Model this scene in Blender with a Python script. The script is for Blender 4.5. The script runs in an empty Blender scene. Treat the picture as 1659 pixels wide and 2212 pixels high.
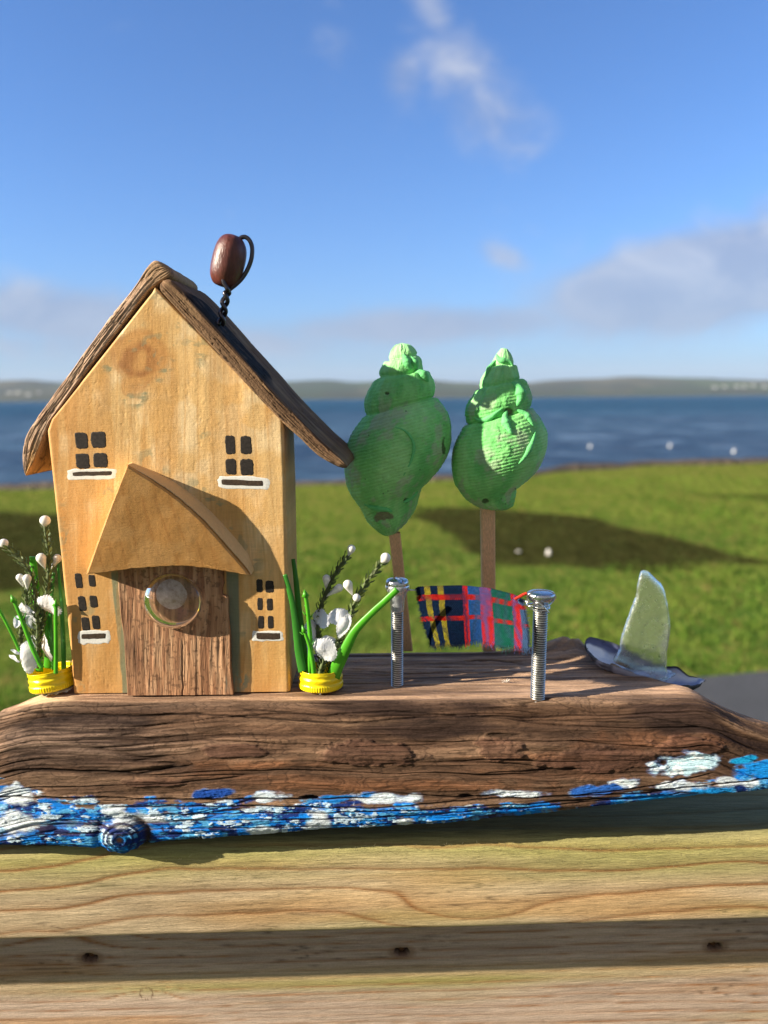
import bpy, math, random
import numpy as np
from mathutils import Vector, Matrix
R = math.radians
rng = np.random.RandomState(7); random.seed(7)
SC = bpy.context.scene
HAZE = 0.00005
COL = SC.collection

# ------------------------------------------------------------------ camera
CAM = np.array([0.0, -0.444, 0.176]); PITCH = R(8.45); ROLL = R(0.5); FPX = 1661.0
_F = np.array([0, math.cos(PITCH), -math.sin(PITCH)]); _R0 = np.array([1.0, 0, 0]); _U0 = np.array([0, math.sin(PITCH), math.cos(PITCH)])
_R = _R0*math.cos(ROLL) - _U0*math.sin(ROLL); _U = _U0*math.cos(ROLL) + _R0*math.sin(ROLL)
cd = bpy.data.cameras.new('camera'); cam = bpy.data.objects.new('camera', cd); COL.objects.link(cam)
cam.matrix_world = Matrix(((_R[0], _U[0], -_F[0], CAM[0]), (_R[1], _U[1], -_F[1], CAM[1]), (_R[2], _U[2], -_F[2], CAM[2]), (0, 0, 0, 1)))
cd.sensor_fit = 'VERTICAL'; cd.sensor_height = 36; cd.lens = FPX/2212*36; cd.clip_start = 0.02; cd.clip_end = 60000
cd.dof.use_dof = True; cd.dof.focus_distance = 0.462; cd.dof.aperture_fstop = 6.0
SC.camera = cam

# ------------------------------------------------------------------ sun, sky, exposure
SUNV = np.array([1, 0.29, -0.44]); SUNV = SUNV/np.linalg.norm(SUNV)
SUN_EL = math.asin(-SUNV[2]); SUN_AZ = math.atan2(-SUNV[0], -SUNV[1])
sl = bpy.data.lights.new('sun', 'SUN'); sl.energy = 5.0; sl.angle = R(0.5); sl.color = (1.0, 0.91, 0.74)
so = bpy.data.objects.new('sun', sl); COL.objects.link(so); so.location = (-3, -1, 3)
so.rotation_euler = Vector(SUNV).to_track_quat('-Z', 'Y').to_euler()
SC.view_settings.view_transform = 'Standard'; SC.view_settings.look = 'None'; SC.view_settings.gamma = 1
SC.view_settings.use_curve_mapping = False; SC.view_settings.exposure = 1.2

class NT:
    def __init__(s, tree): s.t = tree; s.n = tree.nodes; s.l = tree.links
    def node(s, typ, ins=None, **kw):
        n = s.n.new(typ)
        for k, v in kw.items(): setattr(n, k, v)
        for k, v in (ins or {}).items():
            if isinstance(v, bpy.types.NodeSocket): s.l.new(v, n.inputs[k])
            else: n.inputs[k].default_value = v
        return n
    def m(s, op, a, b=0.0, c=0.0, clamp=False):
        n = s.n.new('ShaderNodeMath'); n.operation = op; n.use_clamp = clamp
        for i, v in enumerate((a, b, c)):
            if isinstance(v, bpy.types.NodeSocket): s.l.new(v, n.inputs[i])
            else: n.inputs[i].default_value = v
        return n.outputs[0]
    def mix(s, f, a, b, mode='MIX'):
        n = s.n.new('ShaderNodeMix'); n.data_type = 'RGBA'; n.blend_type = mode
        for i, v in ((0, f), (6, a), (7, b)):
            if isinstance(v, bpy.types.NodeSocket): s.l.new(v, n.inputs[i])
            else: n.inputs[i].default_value = v if not isinstance(v, tuple) else (*v[:3], 1)
        return n.outputs[2]
    def coord(s, scale=(1, 1, 1), out='Object', rot=(0, 0, 0), loc=(0, 0, 0)):
        tc = s.n.new('ShaderNodeTexCoord')
        mp = s.node('ShaderNodeMapping', {'Scale': scale, 'Rotation': rot, 'Location': loc}); s.l.new(tc.outputs[out], mp.inputs['Vector'])
        return mp.outputs[0]
    def noise(s, vec, scale=1.0, detail=4, rough=0.55, dist=0.0):
        n = s.node('ShaderNodeTexNoise', {'Vector': vec, 'Scale': scale, 'Detail': detail, 'Roughness': rough, 'Distortion': dist})
        return n.outputs['Fac']
    def maprange(s, v, a, b, c=0.0, d=1.0, smooth=False):
        n = s.node('ShaderNodeMapRange', {'Value': v, 'From Min': a, 'From Max': b, 'To Min': c, 'To Max': d})
        if smooth: n.interpolation_type = 'SMOOTHSTEP'
        return n.outputs[0]

W = bpy.data.worlds.new('World'); SC.world = W; W.use_nodes = True
wt = NT(W.node_tree); W.node_tree.nodes.clear()
sky = wt.node('ShaderNodeTexSky', sky_type='NISHITA', sun_disc=False, sun_elevation=SUN_EL, sun_rotation=SUN_AZ % (2*math.pi), air_density=1.0, dust_density=0.3, ozone_density=2.5)
tc = wt.node('ShaderNodeTexCoord'); sep = wt.node('ShaderNodeSeparateXYZ', {0: tc.outputs['Generated']})
ay = wt.m('MAXIMUM', wt.m('ABSOLUTE', sep.outputs[1]), 0.05)
ux = wt.m('DIVIDE', sep.outputs[0], ay); uz = wt.m('DIVIDE', sep.outputs[2], ay)
def dirxy(px, py):
    d = _F + _R*(px-829.5)/FPX - _U*(py-1106)/FPX
    return d[0]/d[1], d[2]/d[1]
mask = None
# cloud banks: direction centre, half widths, weight, tilt
for px, py, wx, wz, wgt, tilt in ((1560, 595, 330, 92, 1.3, -.18), (1330, 640, 200, 40, .62, -.1), (1090, 555, 60, 28, .5, .3), (930, 705, 380, 42, .78, -.03), (420, 740, 700, 40, .55, 0), (1000, 150, 120, 90, .48, .3), (1060, 240, 120, 90, .48, .3),
                                  (1100, 310, 110, 40, .36, .2), (870, 160, 55, 60, .5, 0), (940, 30, 60, 60, .45, .8), (120, 680, 260, 60, .8, .1), (10, 665, 60, 18, .7, 0), (740, 110, 60, 60, .3, .4), (1650, 470, 60, 60, .5, 0)):
    cx, cz = dirxy(px, py); wx /= FPX; wz /= FPX
    dx = wt.m('SUBTRACT', ux, cx); dz = wt.m('SUBTRACT', uz, cz); tilt = -tilt
    a = wt.m('DIVIDE', dx, wx); b = wt.m('DIVIDE', wt.m('SUBTRACT', dz, wt.m('MULTIPLY', dx, tilt)), wz)
    g = wt.m('EXPONENT', wt.m('MULTIPLY', wt.m('ADD', wt.m('MULTIPLY', a, a), wt.m('MULTIPLY', b, b)), -0.8))
    g = wt.m('MULTIPLY', g, wgt*1.35); mask = g if mask is None else wt.m('MAXIMUM', mask, g)
cv = wt.node('ShaderNodeCombineXYZ', {0: ux, 1: wt.m('MULTIPLY', uz, 1.6), 2: 0.0}).outputs[0]
n1 = wt.noise(cv, 9.0, 7, .58, .5); n2 = wt.noise(cv, 3.2, 4, .5, .2)
dens = wt.m('ADD', mask, wt.m('MULTIPLY', wt.m('SUBTRACT', n1, .5), 1.1))
dens = wt.m('ADD', dens, wt.m('MULTIPLY', wt.m('SUBTRACT', n2, .5), .5))
cf = wt.maprange(dens, .14, .95, 0, 1.0, True)
# low streaky haze bank near the horizon
lowb = wt.m('EXPONENT', wt.m('MULTIPLY', wt.m('ABSOLUTE', uz), -11.0))
front = wt.m('GREATER_THAN', sep.outputs[1], -2.0)
SKYTINT = (0.74, 1.10, 1.62, 1)
skyc = wt.mix(1.0, sky.outputs[0], SKYTINT, 'MULTIPLY')
skyc = wt.mix(wt.m('MULTIPLY', lowb, .92), skyc, (1.7, 2.65, 4.7))
cloudc = wt.mix(wt.maprange(n1, .4, .7), (2.7, 3.3, 4.8), (5.2, 5.5, 6.3))
cloudc = wt.mix(wt.maprange(uz, .22, .08, 0, .75, True), cloudc, (2.6, 3.3, 4.8))
skyc = wt.mix(wt.m('MULTIPLY', cf, .82), skyc, cloudc)
# unseen warm grey cloud, added behind the camera to warm the fill light
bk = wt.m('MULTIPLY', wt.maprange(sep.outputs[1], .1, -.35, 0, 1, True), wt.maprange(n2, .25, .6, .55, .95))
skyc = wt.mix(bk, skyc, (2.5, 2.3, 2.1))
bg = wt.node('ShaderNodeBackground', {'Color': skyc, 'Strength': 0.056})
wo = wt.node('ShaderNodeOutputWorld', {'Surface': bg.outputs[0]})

# ------------------------------------------------------------------ helpers
def ray(px, py):
    px = np.asarray(px, float); py = np.asarray(py, float)
    return _F + _R*((px-829.5)/FPX)[..., None] - _U*((py-1106)/FPX)[..., None]
def D(px, py, y=0.0):                       # point seen at a pixel of the photograph, on the plane y
    d = ray(px, py); t = (np.asarray(y)-CAM[1])/d[..., 1]; return CAM + d*np.asarray(t)[..., None]
def DZ(px, py, z=0.0):
    d = ray(px, py); t = (np.asarray(z)-CAM[2])/d[..., 2]; return CAM + d*np.asarray(t)[..., None]
def proj(P):
    v = np.asarray(P)-CAM; z = v@_F; return 829.5+FPX*(v@_R)/z, 1106-FPX*(v@_U)/z
def h3(ix, iy, iz, s):
    n = (ix*374761393 + iy*668265263 + iz*2147483647 + s*1274126177) & 0xffffffff
    n = ((n ^ (n >> 13))*1274126177) & 0xffffffff; n = n ^ (n >> 16)
    n = (n*2246822519) & 0xffffffff; n = n ^ (n >> 15)
    return n.astype(np.float64)/4294967295.0
def vn(x, y, z, s=0):
    x, y, z = np.broadcast_arrays(np.asarray(x, float), np.asarray(y, float), np.asarray(z, float))
    xi = np.floor(x); yi = np.floor(y); zi = np.floor(z); fx, fy, fz = x-xi, y-yi, z-zi
    xi = xi.astype(np.int64)+5000; yi = yi.astype(np.int64)+5000; zi = zi.astype(np.int64)+5000
    fx = fx*fx*fx*(fx*(fx*6-15)+10); fy = fy*fy*fy*(fy*(fy*6-15)+10); fz = fz*fz*fz*(fz*(fz*6-15)+10)
    r = 0
    for a in (0, 1):
        for b in (0, 1):
            for c in (0, 1):
                r = r + h3(xi+a, yi+b, zi+c, s)*(fx if a else 1-fx)*(fy if b else 1-fy)*(fz if c else 1-fz)
    return r*2-1
def fbm(x, y, z=0.0, o=4, s=0, g=0.5):
    r = 0; a = 1; t = 0
    for i in range(o):
        k = 2.03**i; r = r + a*vn(np.asarray(x)*k+i*17.3, np.asarray(y)*k+i*7.1, np.asarray(z)*k+i*3.7, s+i); t += a; a *= g
    return r/t
def sst(a, b, x): t = np.clip((np.asarray(x)-a)/(b-a), 0, 1); return t*t*(3-2*t)
def lerp(a, b, f): f = np.asarray(f)[..., None]; return np.asarray(a)*(1-f) + np.asarray(b)*f
def normals(P, wrapv=False):
    du = np.gradient(P, axis=0)
    if wrapv: dv = (np.roll(P, -1, 1)-np.roll(P, 1, 1))/2
    else: dv = np.gradient(P, axis=1)
    n = np.cross(du, dv); l = np.linalg.norm(n, axis=-1, keepdims=True); return n/np.maximum(l, 1e-12)
def resample(pts, n, smooth=False):
    pts = np.asarray(pts, float)
    if smooth:
        P = np.vstack([2*pts[0]-pts[1], pts, 2*pts[-1]-pts[-2]]); out = []
        for i in range(1, len(P)-2):
            t = np.linspace(0, 1, 16, endpoint=False)[:, None]; a, b, c, d = P[i-1], P[i], P[i+1], P[i+2]
            out.append(.5*((2*b)+(-a+c)*t+(2*a-5*b+4*c-d)*t*t+(-a+3*b-3*c+d)*t**3))
        pts = np.vstack(out+[P[-2][None]])
    s = np.r_[0, np.cumsum(np.linalg.norm(np.diff(pts, axis=0), axis=1))]; u = np.linspace(0, s[-1], n)
    return np.stack([np.interp(u, s, pts[:, k]) for k in range(pts.shape[1])], 1)

class MB:
    def __init__(s): s.v = []; s.f = []; s.c = []; s.n = 0; s.sm = []
    def add(s, v, f, c=None, smooth=True):
        v = np.asarray(v, float).reshape(-1, 3)
        s.v.append(v); s.f += [tuple(int(i)+s.n for i in q) for q in f]; s.sm += [smooth]*len(f); s.n += len(v)
        c = np.ones((len(v), 3)) if c is None else np.broadcast_to(np.asarray(c, float), (len(v), 3)) if np.ndim(c) == 1 else np.asarray(c, float).reshape(-1, 3)
        s.c.append(c); return s
    def grid(s, P, c=None, wu=False, wv=False, smooth=True):
        nu, nv = P.shape[:2]; i = np.arange(nu if wu else nu-1); j = np.arange(nv if wv else nv-1)
        I, J = np.meshgrid(i, j, indexing='ij'); a = I*nv+J; b = ((I+1) % nu)*nv+J; d = I*nv+(J+1) % nv; e = ((I+1) % nu)*nv+(J+1) % nv
        f = np.stack([a, b, e, d], -1).reshape(-1, 4)
        if c is not None and np.ndim(c) == 3: c = np.asarray(c).reshape(-1, 3)
        return s.add(P, f.tolist(), c, smooth)
    def tube(s, pts, r, n=12, c=None, cap=True):
        pts = np.asarray(pts, float); r = np.broadcast_to(np.asarray(r, float), (len(pts),))
        T = np.gradient(pts, axis=0); T /= np.linalg.norm(T, axis=1, keepdims=True)
        u = np.cross(T[0], [0, 0, 1.0]);  u = u if np.linalg.norm(u) > .2 else np.cross(T[0], [0, 1.0, 0]); u /= np.linalg.norm(u)
        rows = []; a = np.linspace(0, 2*math.pi, n, endpoint=False)
        for i in range(len(pts)):
            u = u-T[i]*(u@T[i]); u /= np.linalg.norm(u); w = np.cross(T[i], u)
            rows.append(pts[i]+r[i]*(np.cos(a)[:, None]*u+np.sin(a)[:, None]*w))
        if cap:
            rows = [np.repeat(pts[:1], n, 0)]+rows+[np.repeat(pts[-1:], n, 0)]
            if c is not None and np.ndim(c) == 2: c = np.vstack([c[:1], c, c[-1:]])
        if c is not None and np.ndim(c) == 2: c = np.repeat(np.asarray(c)[:, None], n, 1)
        return s.grid(np.array(rows), c, wv=True)
    def ball(s, c0, r, c=None, n=20, disp=None):
        t = np.linspace(0, math.pi, n)[:, None]; p = np.linspace(0, 2*math.pi, n*2, endpoint=False)[None]
        P = np.stack([np.sin(t)*np.cos(p), np.sin(t)*np.sin(p), np.cos(t)+0*p], -1)
        if disp is not None: P = P*(1+disp(P))[..., None]
        return s.grid(P*np.asarray(r)+np.asarray(c0), c, wv=True)
    def build(s, name, mat, parent=None, loc=None, mods=None):
        v = np.vstack(s.v); c = np.vstack(s.c); o0 = np.zeros(3)
        if parent is not None: o0 = np.array(parent['_w'])
        elif loc is not None: o0 = np.array(loc)
        me = bpy.data.meshes.new(name); v2 = v-o0
        nf = len(s.f); ls = np.array([len(f) for f in s.f]); flat = np.fromiter((i for f in s.f for i in f), dtype=np.int32, count=int(ls.sum()))
        me.vertices.add(len(v)); me.vertices.foreach_set('co', v2.astype(np.float32).ravel())
        me.loops.add(len(flat)); me.loops.foreach_set('vertex_index', flat)
        me.polygons.add(nf); me.polygons.foreach_set('loop_start', np.r_[0, np.cumsum(ls)[:-1]].astype(np.int32)); me.polygons.foreach_set('loop_total', ls.astype(np.int32))
        me.polygons.foreach_set('use_smooth', np.array(s.sm, dtype=bool)); me.update(calc_edges=True); me.validate()
        if len(me.vertices) == len(c):
            at = me.color_attributes.new('Col', 'FLOAT_COLOR', 'POINT'); at.data.foreach_set('color', np.c_[c, np.ones(len(c))].astype(np.float32).ravel())
        o = bpy.data.objects.new(name, me); COL.objects.link(o)
        if mat: me.materials.append(mat)
        if parent is not None: o.parent = parent; WPOS[o.name] = o0; o['_w'] = list(o0)
        else: o.location = o0; o['_w'] = list(o0)
        return o
WPOS = {}
def tag(o, label, cat, group=None, kind=None):
    if label: o['label'] = label
    if cat: o['category'] = cat
    if group: o['group'] = group
    if kind: o['kind'] = kind
    return o
def thing(name, loc, label, cat, group=None):
    o = bpy.data.objects.new(name, None); COL.objects.link(o); o.location = loc; o.empty_display_size = .01; o['_w'] = list(map(float, loc)); return tag(o, label, cat, group)

def mat(name, base=(.5, .5, .5), rough=.6, metal=0.0, attr=False, grain=None, bump=None, spec=.5, trans=0, ior=1.5, sss=0, coat=0, tl=0, rv=0):
    m = bpy.data.materials.new(name); m.use_nodes = True; t = NT(m.node_tree); m.node_tree.nodes.clear()
    out = t.node('ShaderNodeOutputMaterial'); p = t.node('ShaderNodeBsdfPrincipled'); t.l.new(p.outputs[0], out.inputs[0])
    p.inputs['Roughness'].default_value = rough; p.inputs['Metallic'].default_value = metal; p.inputs['Specular IOR Level'].default_value = spec
    p.inputs['IOR'].default_value = ior; p.inputs['Transmission Weight'].default_value = trans; p.inputs['Coat Weight'].default_value = coat
    if attr: col = t.node('ShaderNodeAttribute', attribute_name='Col').outputs['Color']
    else: col = t.node('ShaderNodeRGB'); col.outputs[0].default_value = (*base, 1); col = col.outputs[0]
    for g in (grain or []):                 # (scale xyz, lo, hi)
        n = t.noise(t.coord(g[0]), 1.0, 5, .6, g[3] if len(g) > 3 else 0)
        k = t.maprange(n, .25, .75, g[1], g[2])
        cc = t.node('ShaderNodeCombineXYZ', {0: k, 1: k, 2: k}).outputs[0]
        col = t.mix(1.0, col, cc, 'MULTIPLY')
    t.l.new(col, p.inputs['Base Color'])
    if rv:
        n = t.noise(t.coord((300, 300, 300)), 1.0, 4); t.l.new(t.maprange(n, .3, .7, rough-rv, rough+rv), p.inputs['Roughness'])
    nrm = None
    for b in (bump or []):                  # (scale xyz, distance)
        n = t.noise(t.coord(b[0]), 1.0, 5, .6)
        bn = t.node('ShaderNodeBump', {'Height': n, 'Distance': b[1], 'Strength': 1.0})
        if nrm is not None: t.l.new(nrm, bn.inputs['Normal'])
        nrm = bn.outputs[0]
    if nrm is not None: t.l.new(nrm, p.inputs['Normal'])
    if tl:
        tr = t.node('ShaderNodeBsdfTranslucent', {'Color': col}); mx = t.node('ShaderNodeMixShader', {0: tl}); t.l.new(p.outputs[0], mx.inputs[1]); t.l.new(tr.outputs[0], mx.inputs[2]); t.l.new(mx.outputs[0], out.inputs[0])
    if sss: p.inputs['Subsurface Weight'].default_value = sss; p.inputs['Subsurface Radius'].default_value = (.004, .003, .003); p.inputs['Subsurface Scale'].default_value = 1
    return m
# ------------------------------------------------------------------ far setting
ZL = CAM[2]-2.0; ZS = ZL-1.2                     # lawn and sea level
def structure(mb, name, m): o = mb.build(name, m); o['kind'] = 'structure'; del o['_w']; return o

# sea
m = bpy.data.materials.new('sea_water'); m.use_nodes = True; t = NT(m.node_tree); p = t.n['Principled BSDF']
v1 = t.noise(t.coord((.25, .9, 1)), 1.0, 5, .6); v2 = t.noise(t.coord((1.6, 5, 1)), 1.0, 4, .6); v3 = t.noise(t.coord((.012, .03, 1)), 1.0, 5, .6); v4 = t.noise(t.coord((.16, .11, 1)), 1.0, 6, .65)
geo = t.node('ShaderNodeNewGeometry'); dist = t.node('ShaderNodeVectorMath', {0: geo.outputs['Position']}, operation='LENGTH').outputs['Value']
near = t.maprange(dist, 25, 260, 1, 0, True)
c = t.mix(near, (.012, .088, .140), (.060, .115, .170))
c = t.mix(t.maprange(v3, .4, .6), c, t.mix(1.0, c, (.55, .62, .7), 'MULTIPLY')); c = t.mix(t.maprange(v1, .52, .40), c, t.mix(1.0, c, (.45, .5, .6), 'MULTIPLY'))
c = t.mix(t.maprange(v4, .47, .62), c, t.mix(1.0, c, (.45, .52, .6), 'MULTIPLY')); c = t.mix(t.m('MULTIPLY', t.maprange(v4, .46, .36), near), c, (.13, .20, .29))
c = t.mix(t.m('MULTIPLY', t.maprange(v1, .52, .7), t.m('MULTIPLY', near, .6)), c, (.20, .25, .34))
t.l.new(c, p.inputs['Base Color']); p.inputs['Roughness'].default_value = .45; p.inputs['Specular IOR Level'].default_value = .22
b = t.node('ShaderNodeBump', {'Height': t.m('ADD', v1, t.m('MULTIPLY', v2, .4)), 'Distance': .35, 'Strength': 1.0}); t.l.new(b.outputs[0], p.inputs['Normal'])
mb = MB(); mb.grid(np.array([[(x, y, ZS) for y in (-30, 60, 400, 9000)] for x in (-9000, -400, 0, 400, 9000)], float)); structure(mb, 'sea', m)

# lawn sheet, its far edge the top of the shore bank
shore = [(-2500, 1085), (-900, 1072), (0, 1058), (300, 1052), (630, 1048), (900, 1040), (1100, 1033), (1200, 1020), (1400, 1006), (1659, 1000), (2300, 985), (3800, 975)]
sp = DZ([a for a, b in shore], [b for a, b in shore], ZL); sp = resample(sp, 240, True)
sp[:, 1] += .25*fbm(sp[:, 0]*.8, 0*sp[:, 0], 0, 4, 3)
m = bpy.data.materials.new('lawn_grass'); m.use_nodes = True; t = NT(m.node_tree); p = t.n['Principled BSDF']
a1 = t.noise(t.coord((1.1, .55, 1)), 1.0, 5, .6); a2 = t.noise(t.coord((7, 3, 1)), 1.0, 5, .65); a3 = t.noise(t.coord((45, 22, 1)), 1.0, 4, .7)
pos = t.node('ShaderNodeNewGeometry').outputs['Position']; sx = t.node('ShaderNodeSeparateXYZ', {0: pos})
c = t.mix(t.maprange(a1, .38, .62), (.072, .158, .024), (.175, .235, .038))
c = t.mix(t.maprange(sx.outputs[1], 6.5, 15.0, 0, .7), c, (.23, .25, .042))
c = t.mix(t.maprange(a2, .52, .68), c, (.27, .22, .06)); c = t.mix(t.maprange(a2, .47, .33), c, (.022, .075, .004))
c = t.mix(t.maprange(a3, .45, .8, 0, .55), c, (.34, .36, .11)); c = t.mix(t.maprange(a3, .5, .2, 0, .8), c, (.012, .03, .006))
# worn, wet dark ground: two patches with noisy outlines
def patch(pts):
    q = DZ([a for a, b in pts], [b for a, b in pts], ZL)
    cx, cy = q[:, 0].mean(), q[:, 1].mean(); return q
nz = t.m('MULTIPLY', t.m('SUBTRACT', t.noise(t.coord((.9, .9, 1)), 1.0, 5, .6), .5), 1.6)
def halfplanes(pts, soft):
    q = DZ([a for a, b in pts], [b for a, b in pts], ZL)[:, :2]; acc = None
    cc = q.mean(0)
    for i in range(len(q)):
        a_, b_ = q[i], q[(i+1) % len(q)]; d = b_-a_; n = np.array([-d[1], d[0]])/np.linalg.norm(d)
        if (cc-a_)@n < 0: n = -n
        dd = t.m('ADD', t.m('ADD', t.m('MULTIPLY', sx.outputs[0], float(n[0])), t.m('MULTIPLY', sx.outputs[1], float(n[1]))), float(-a_@n))
        acc = dd if acc is None else t.m('MINIMUM', acc, dd)
    return t.maprange(t.m('ADD', acc, t.m('MULTIPLY', nz, .7)), -soft, soft, 0, 1, True)
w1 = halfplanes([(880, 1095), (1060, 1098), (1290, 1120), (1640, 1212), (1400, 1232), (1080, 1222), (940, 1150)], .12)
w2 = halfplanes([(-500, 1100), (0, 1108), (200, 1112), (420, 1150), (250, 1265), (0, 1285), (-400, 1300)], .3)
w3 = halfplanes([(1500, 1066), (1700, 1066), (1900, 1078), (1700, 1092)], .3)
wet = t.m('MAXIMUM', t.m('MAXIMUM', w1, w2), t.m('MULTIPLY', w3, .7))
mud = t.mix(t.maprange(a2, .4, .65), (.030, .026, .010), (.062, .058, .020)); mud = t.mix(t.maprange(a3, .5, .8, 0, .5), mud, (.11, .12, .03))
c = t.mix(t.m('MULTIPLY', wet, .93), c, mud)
t.l.new(c, p.inputs['Base Color']); p.inputs['Roughness'].default_value = .95; p.inputs['Specular IOR Level'].default_value = 0
b = t.node('ShaderNodeBump', {'Height': t.m('ADD', a2, t.m('MULTIPLY', a3, .35)), 'Distance': .22, 'Strength': 1.0}); t.l.new(b.outputs[0], p.inputs['Normal'])
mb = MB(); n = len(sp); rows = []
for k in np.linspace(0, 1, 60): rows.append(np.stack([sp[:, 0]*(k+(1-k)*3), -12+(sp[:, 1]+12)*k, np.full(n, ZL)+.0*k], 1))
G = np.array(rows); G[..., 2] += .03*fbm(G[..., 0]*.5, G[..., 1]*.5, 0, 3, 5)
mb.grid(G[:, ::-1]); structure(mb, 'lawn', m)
_e = DZ([700, 1300, 1480, 1600, 1659, 1900, 2600], [1600, 1490, 1466, 1455, 1450, 1440, 1425], ZL)
ap_x0 = lambda y: np.interp(y, _e[:, 1], _e[:, 0], right=1e9)
# shore bank of dark stones and earth falling to the water
mk = mat('shore_stone', (.075, .055, .036), .9, grain=[((3, 3, 3), .5, 1.7), ((14, 14, 14), .6, 1.5)], bump=[((4, 4, 4), .2)])
off = np.array([[0, -.15, -.03], [0, .0, .05], [0, .25, .10], [0, .6, .06], [0, .9, -.3], [0, 1.6, -1.0], [0, 2.6, -1.4]]); G = sp[None]+off[:, None]
G[1:-1, :, 1] += .2*fbm(G[1:-1, :, 0]*2, G[1:-1, :, 2]*2, 0, 3, 8); G[1:4, :, 2] += .09*fbm(sp[:, 0]*1.3, sp[:, 1]*.3, 0, 4, 9)+.04*sst(0, 12, sp[:, 0])
mb = MB(); mb.grid(np.ascontiguousarray(G)); structure(mb, 'shore', mk)
# grass blades standing on the near lawn, one mesh
q = np.random.RandomState(5); NB = 110000
yy = 3.6+(q.rand(NB)**1.3)*15; xx = (q.rand(NB)-.5)*2*(yy+.6)*.62; cl = fbm(xx*1.3, yy*1.3, 0, 4, 33); cl2 = fbm(xx*5, yy*5, 0, 3, 35)
keep = q.rand(NB) < np.clip(.55+cl*1.2+cl2, .08, 1); keep &= yy < np.interp(xx, sp[:, 0], sp[:, 1])-.15; keep &= ~((xx > ap_x0(yy)) )
xx, yy, cl, cl2 = xx[keep], yy[keep], cl[keep], cl2[keep]; nb = len(xx); hgt = (.022+.030*q.rand(nb)+.02*np.clip(cl2, 0, 1)); ang = q.rand(nb)*6.283; wd = .0035+.0000*hgt+.0009*yy; ln = q.normal(0, .45, (nb, 2))*hgt[:, None]
b0 = np.stack([xx-np.cos(ang)*wd, yy-np.sin(ang)*wd, np.full(nb, ZL-.03)], 1); b1_ = np.stack([xx+np.cos(ang)*wd, yy+np.sin(ang)*wd, np.full(nb, ZL-.03)], 1); tp_ = np.stack([xx+ln[:, 0], yy+ln[:, 1], ZL+hgt], 1)
V = np.stack([b0, b1_, tp_], 1).reshape(-1, 3); cg = lerp(np.array((.070, .165, .016)), np.array((.19, .26, .04)), sst(-.35, .45, cl+.5*q.normal(0, .4, nb))); cg = lerp(cg, np.array((.28, .26, .07)), (q.rand(nb) < .10)*.9)
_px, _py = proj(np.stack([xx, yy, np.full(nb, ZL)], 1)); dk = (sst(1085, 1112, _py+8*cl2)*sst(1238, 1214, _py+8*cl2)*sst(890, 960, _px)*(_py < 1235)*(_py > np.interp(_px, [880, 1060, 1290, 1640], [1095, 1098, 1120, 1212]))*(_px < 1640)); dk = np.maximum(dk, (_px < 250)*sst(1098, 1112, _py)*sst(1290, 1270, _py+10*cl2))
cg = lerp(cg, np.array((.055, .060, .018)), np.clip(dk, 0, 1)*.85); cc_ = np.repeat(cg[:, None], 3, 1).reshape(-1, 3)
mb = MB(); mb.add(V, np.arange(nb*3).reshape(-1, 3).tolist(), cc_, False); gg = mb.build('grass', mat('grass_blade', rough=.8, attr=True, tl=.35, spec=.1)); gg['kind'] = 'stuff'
# asphalt path
ap = DZ([700, 1300, 1480, 1600, 1659, 1900, 2600], [1600, 1490, 1466, 1455, 1450, 1440, 1425], ZL+.035); ap = resample(ap, 60, True)
ma = mat('asphalt', (.055, .055, .058), .85, grain=[((60, 60, 60), .6, 1.5), ((3, 3, 3), .85, 1.15)], bump=[((80, 80, 80), .01)])
mb = MB(); lo = ap.copy(); lo[:, 1] = -6; mb.grid(np.array([lo, ap])); structure(mb, 'path', ma)

# far hills
hp = [(-3500, 800), (-1500, 815), (-600, 812), (0, 824), (60, 822), (120, 827), (400, 830), (640, 825), (700, 822), (760, 826), (860, 823), (930, 822), (980, 827), (1140, 829), (1180, 823), (1300, 818), (1370, 815), (1500, 819), (1659, 823), (2100, 812), (3200, 800), (5200, 790)]
hx = np.linspace(-3500, 5200, 500); hy = np.interp(hx, *zip(*hp)) + 1.2*fbm(hx*.03, 0, 0, 3, 2)
far = D(hx, hy, 5200.0); base = D(hx, np.full_like(hx, 861), 3300.0); rows = []
for k in np.linspace(0, 1, 24):
    P = base*(1-k)+far*k; e = math.sin(min(1, k*1.0)*math.pi/2)**.8; P[:, 2] = ZS+(far[:, 2]-ZS)*e; 
    P[:, 2] += (8*fbm(P[:, 0]*.002, P[:, 1]*.003, 0, 4, 12)*np.sin(k*math.pi)) ; P[:, 0] += (60*fbm(hx*.01, k*3, 0, 2, 4)*(1-k)); rows.append(P)
G = np.array(rows); G[0, :, 2] = ZS-3
m = bpy.data.materials.new('hill_fields'); m.use_nodes = True; t = NT(m.node_tree); p = t.n['Principled BSDF']
vo = t.node('ShaderNodeTexVoronoi', {'Vector': t.coord((.0022, .0011, .002)), 'Scale': 1.0}); sv = t.node('ShaderNodeSeparateXYZ', {0: vo.outputs['Color']})
h1 = t.noise(t.coord((.0035, .002, .004)), 1.0, 5, .6)
c = t.mix(t.maprange(sv.outputs[0], .3, .7), (.028, .055, .035), (.055, .09, .04)); c = t.mix(t.maprange(sv.outputs[1], .6, .75), c, (.08, .08, .055)); c = t.mix(t.maprange(h1, .5, .58), c, (.03, .04, .035))
zz = t.node('ShaderNodeSeparateXYZ', {0: t.node('ShaderNodeNewGeometry').outputs['Position']}).outputs[2]
c = t.mix(t.m('MULTIPLY', t.maprange(zz, 45, 8), .8), c, (.03, .04, .025))
t.l.new(c, p.inputs['Base Color']); p.inputs['Roughness'].default_value = .95; p.inputs['Specular IOR Level'].default_value = .1
mb = MB(); mb.grid(np.ascontiguousarray(G[:, ::-1])); structure(mb, 'hills', m)
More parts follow.
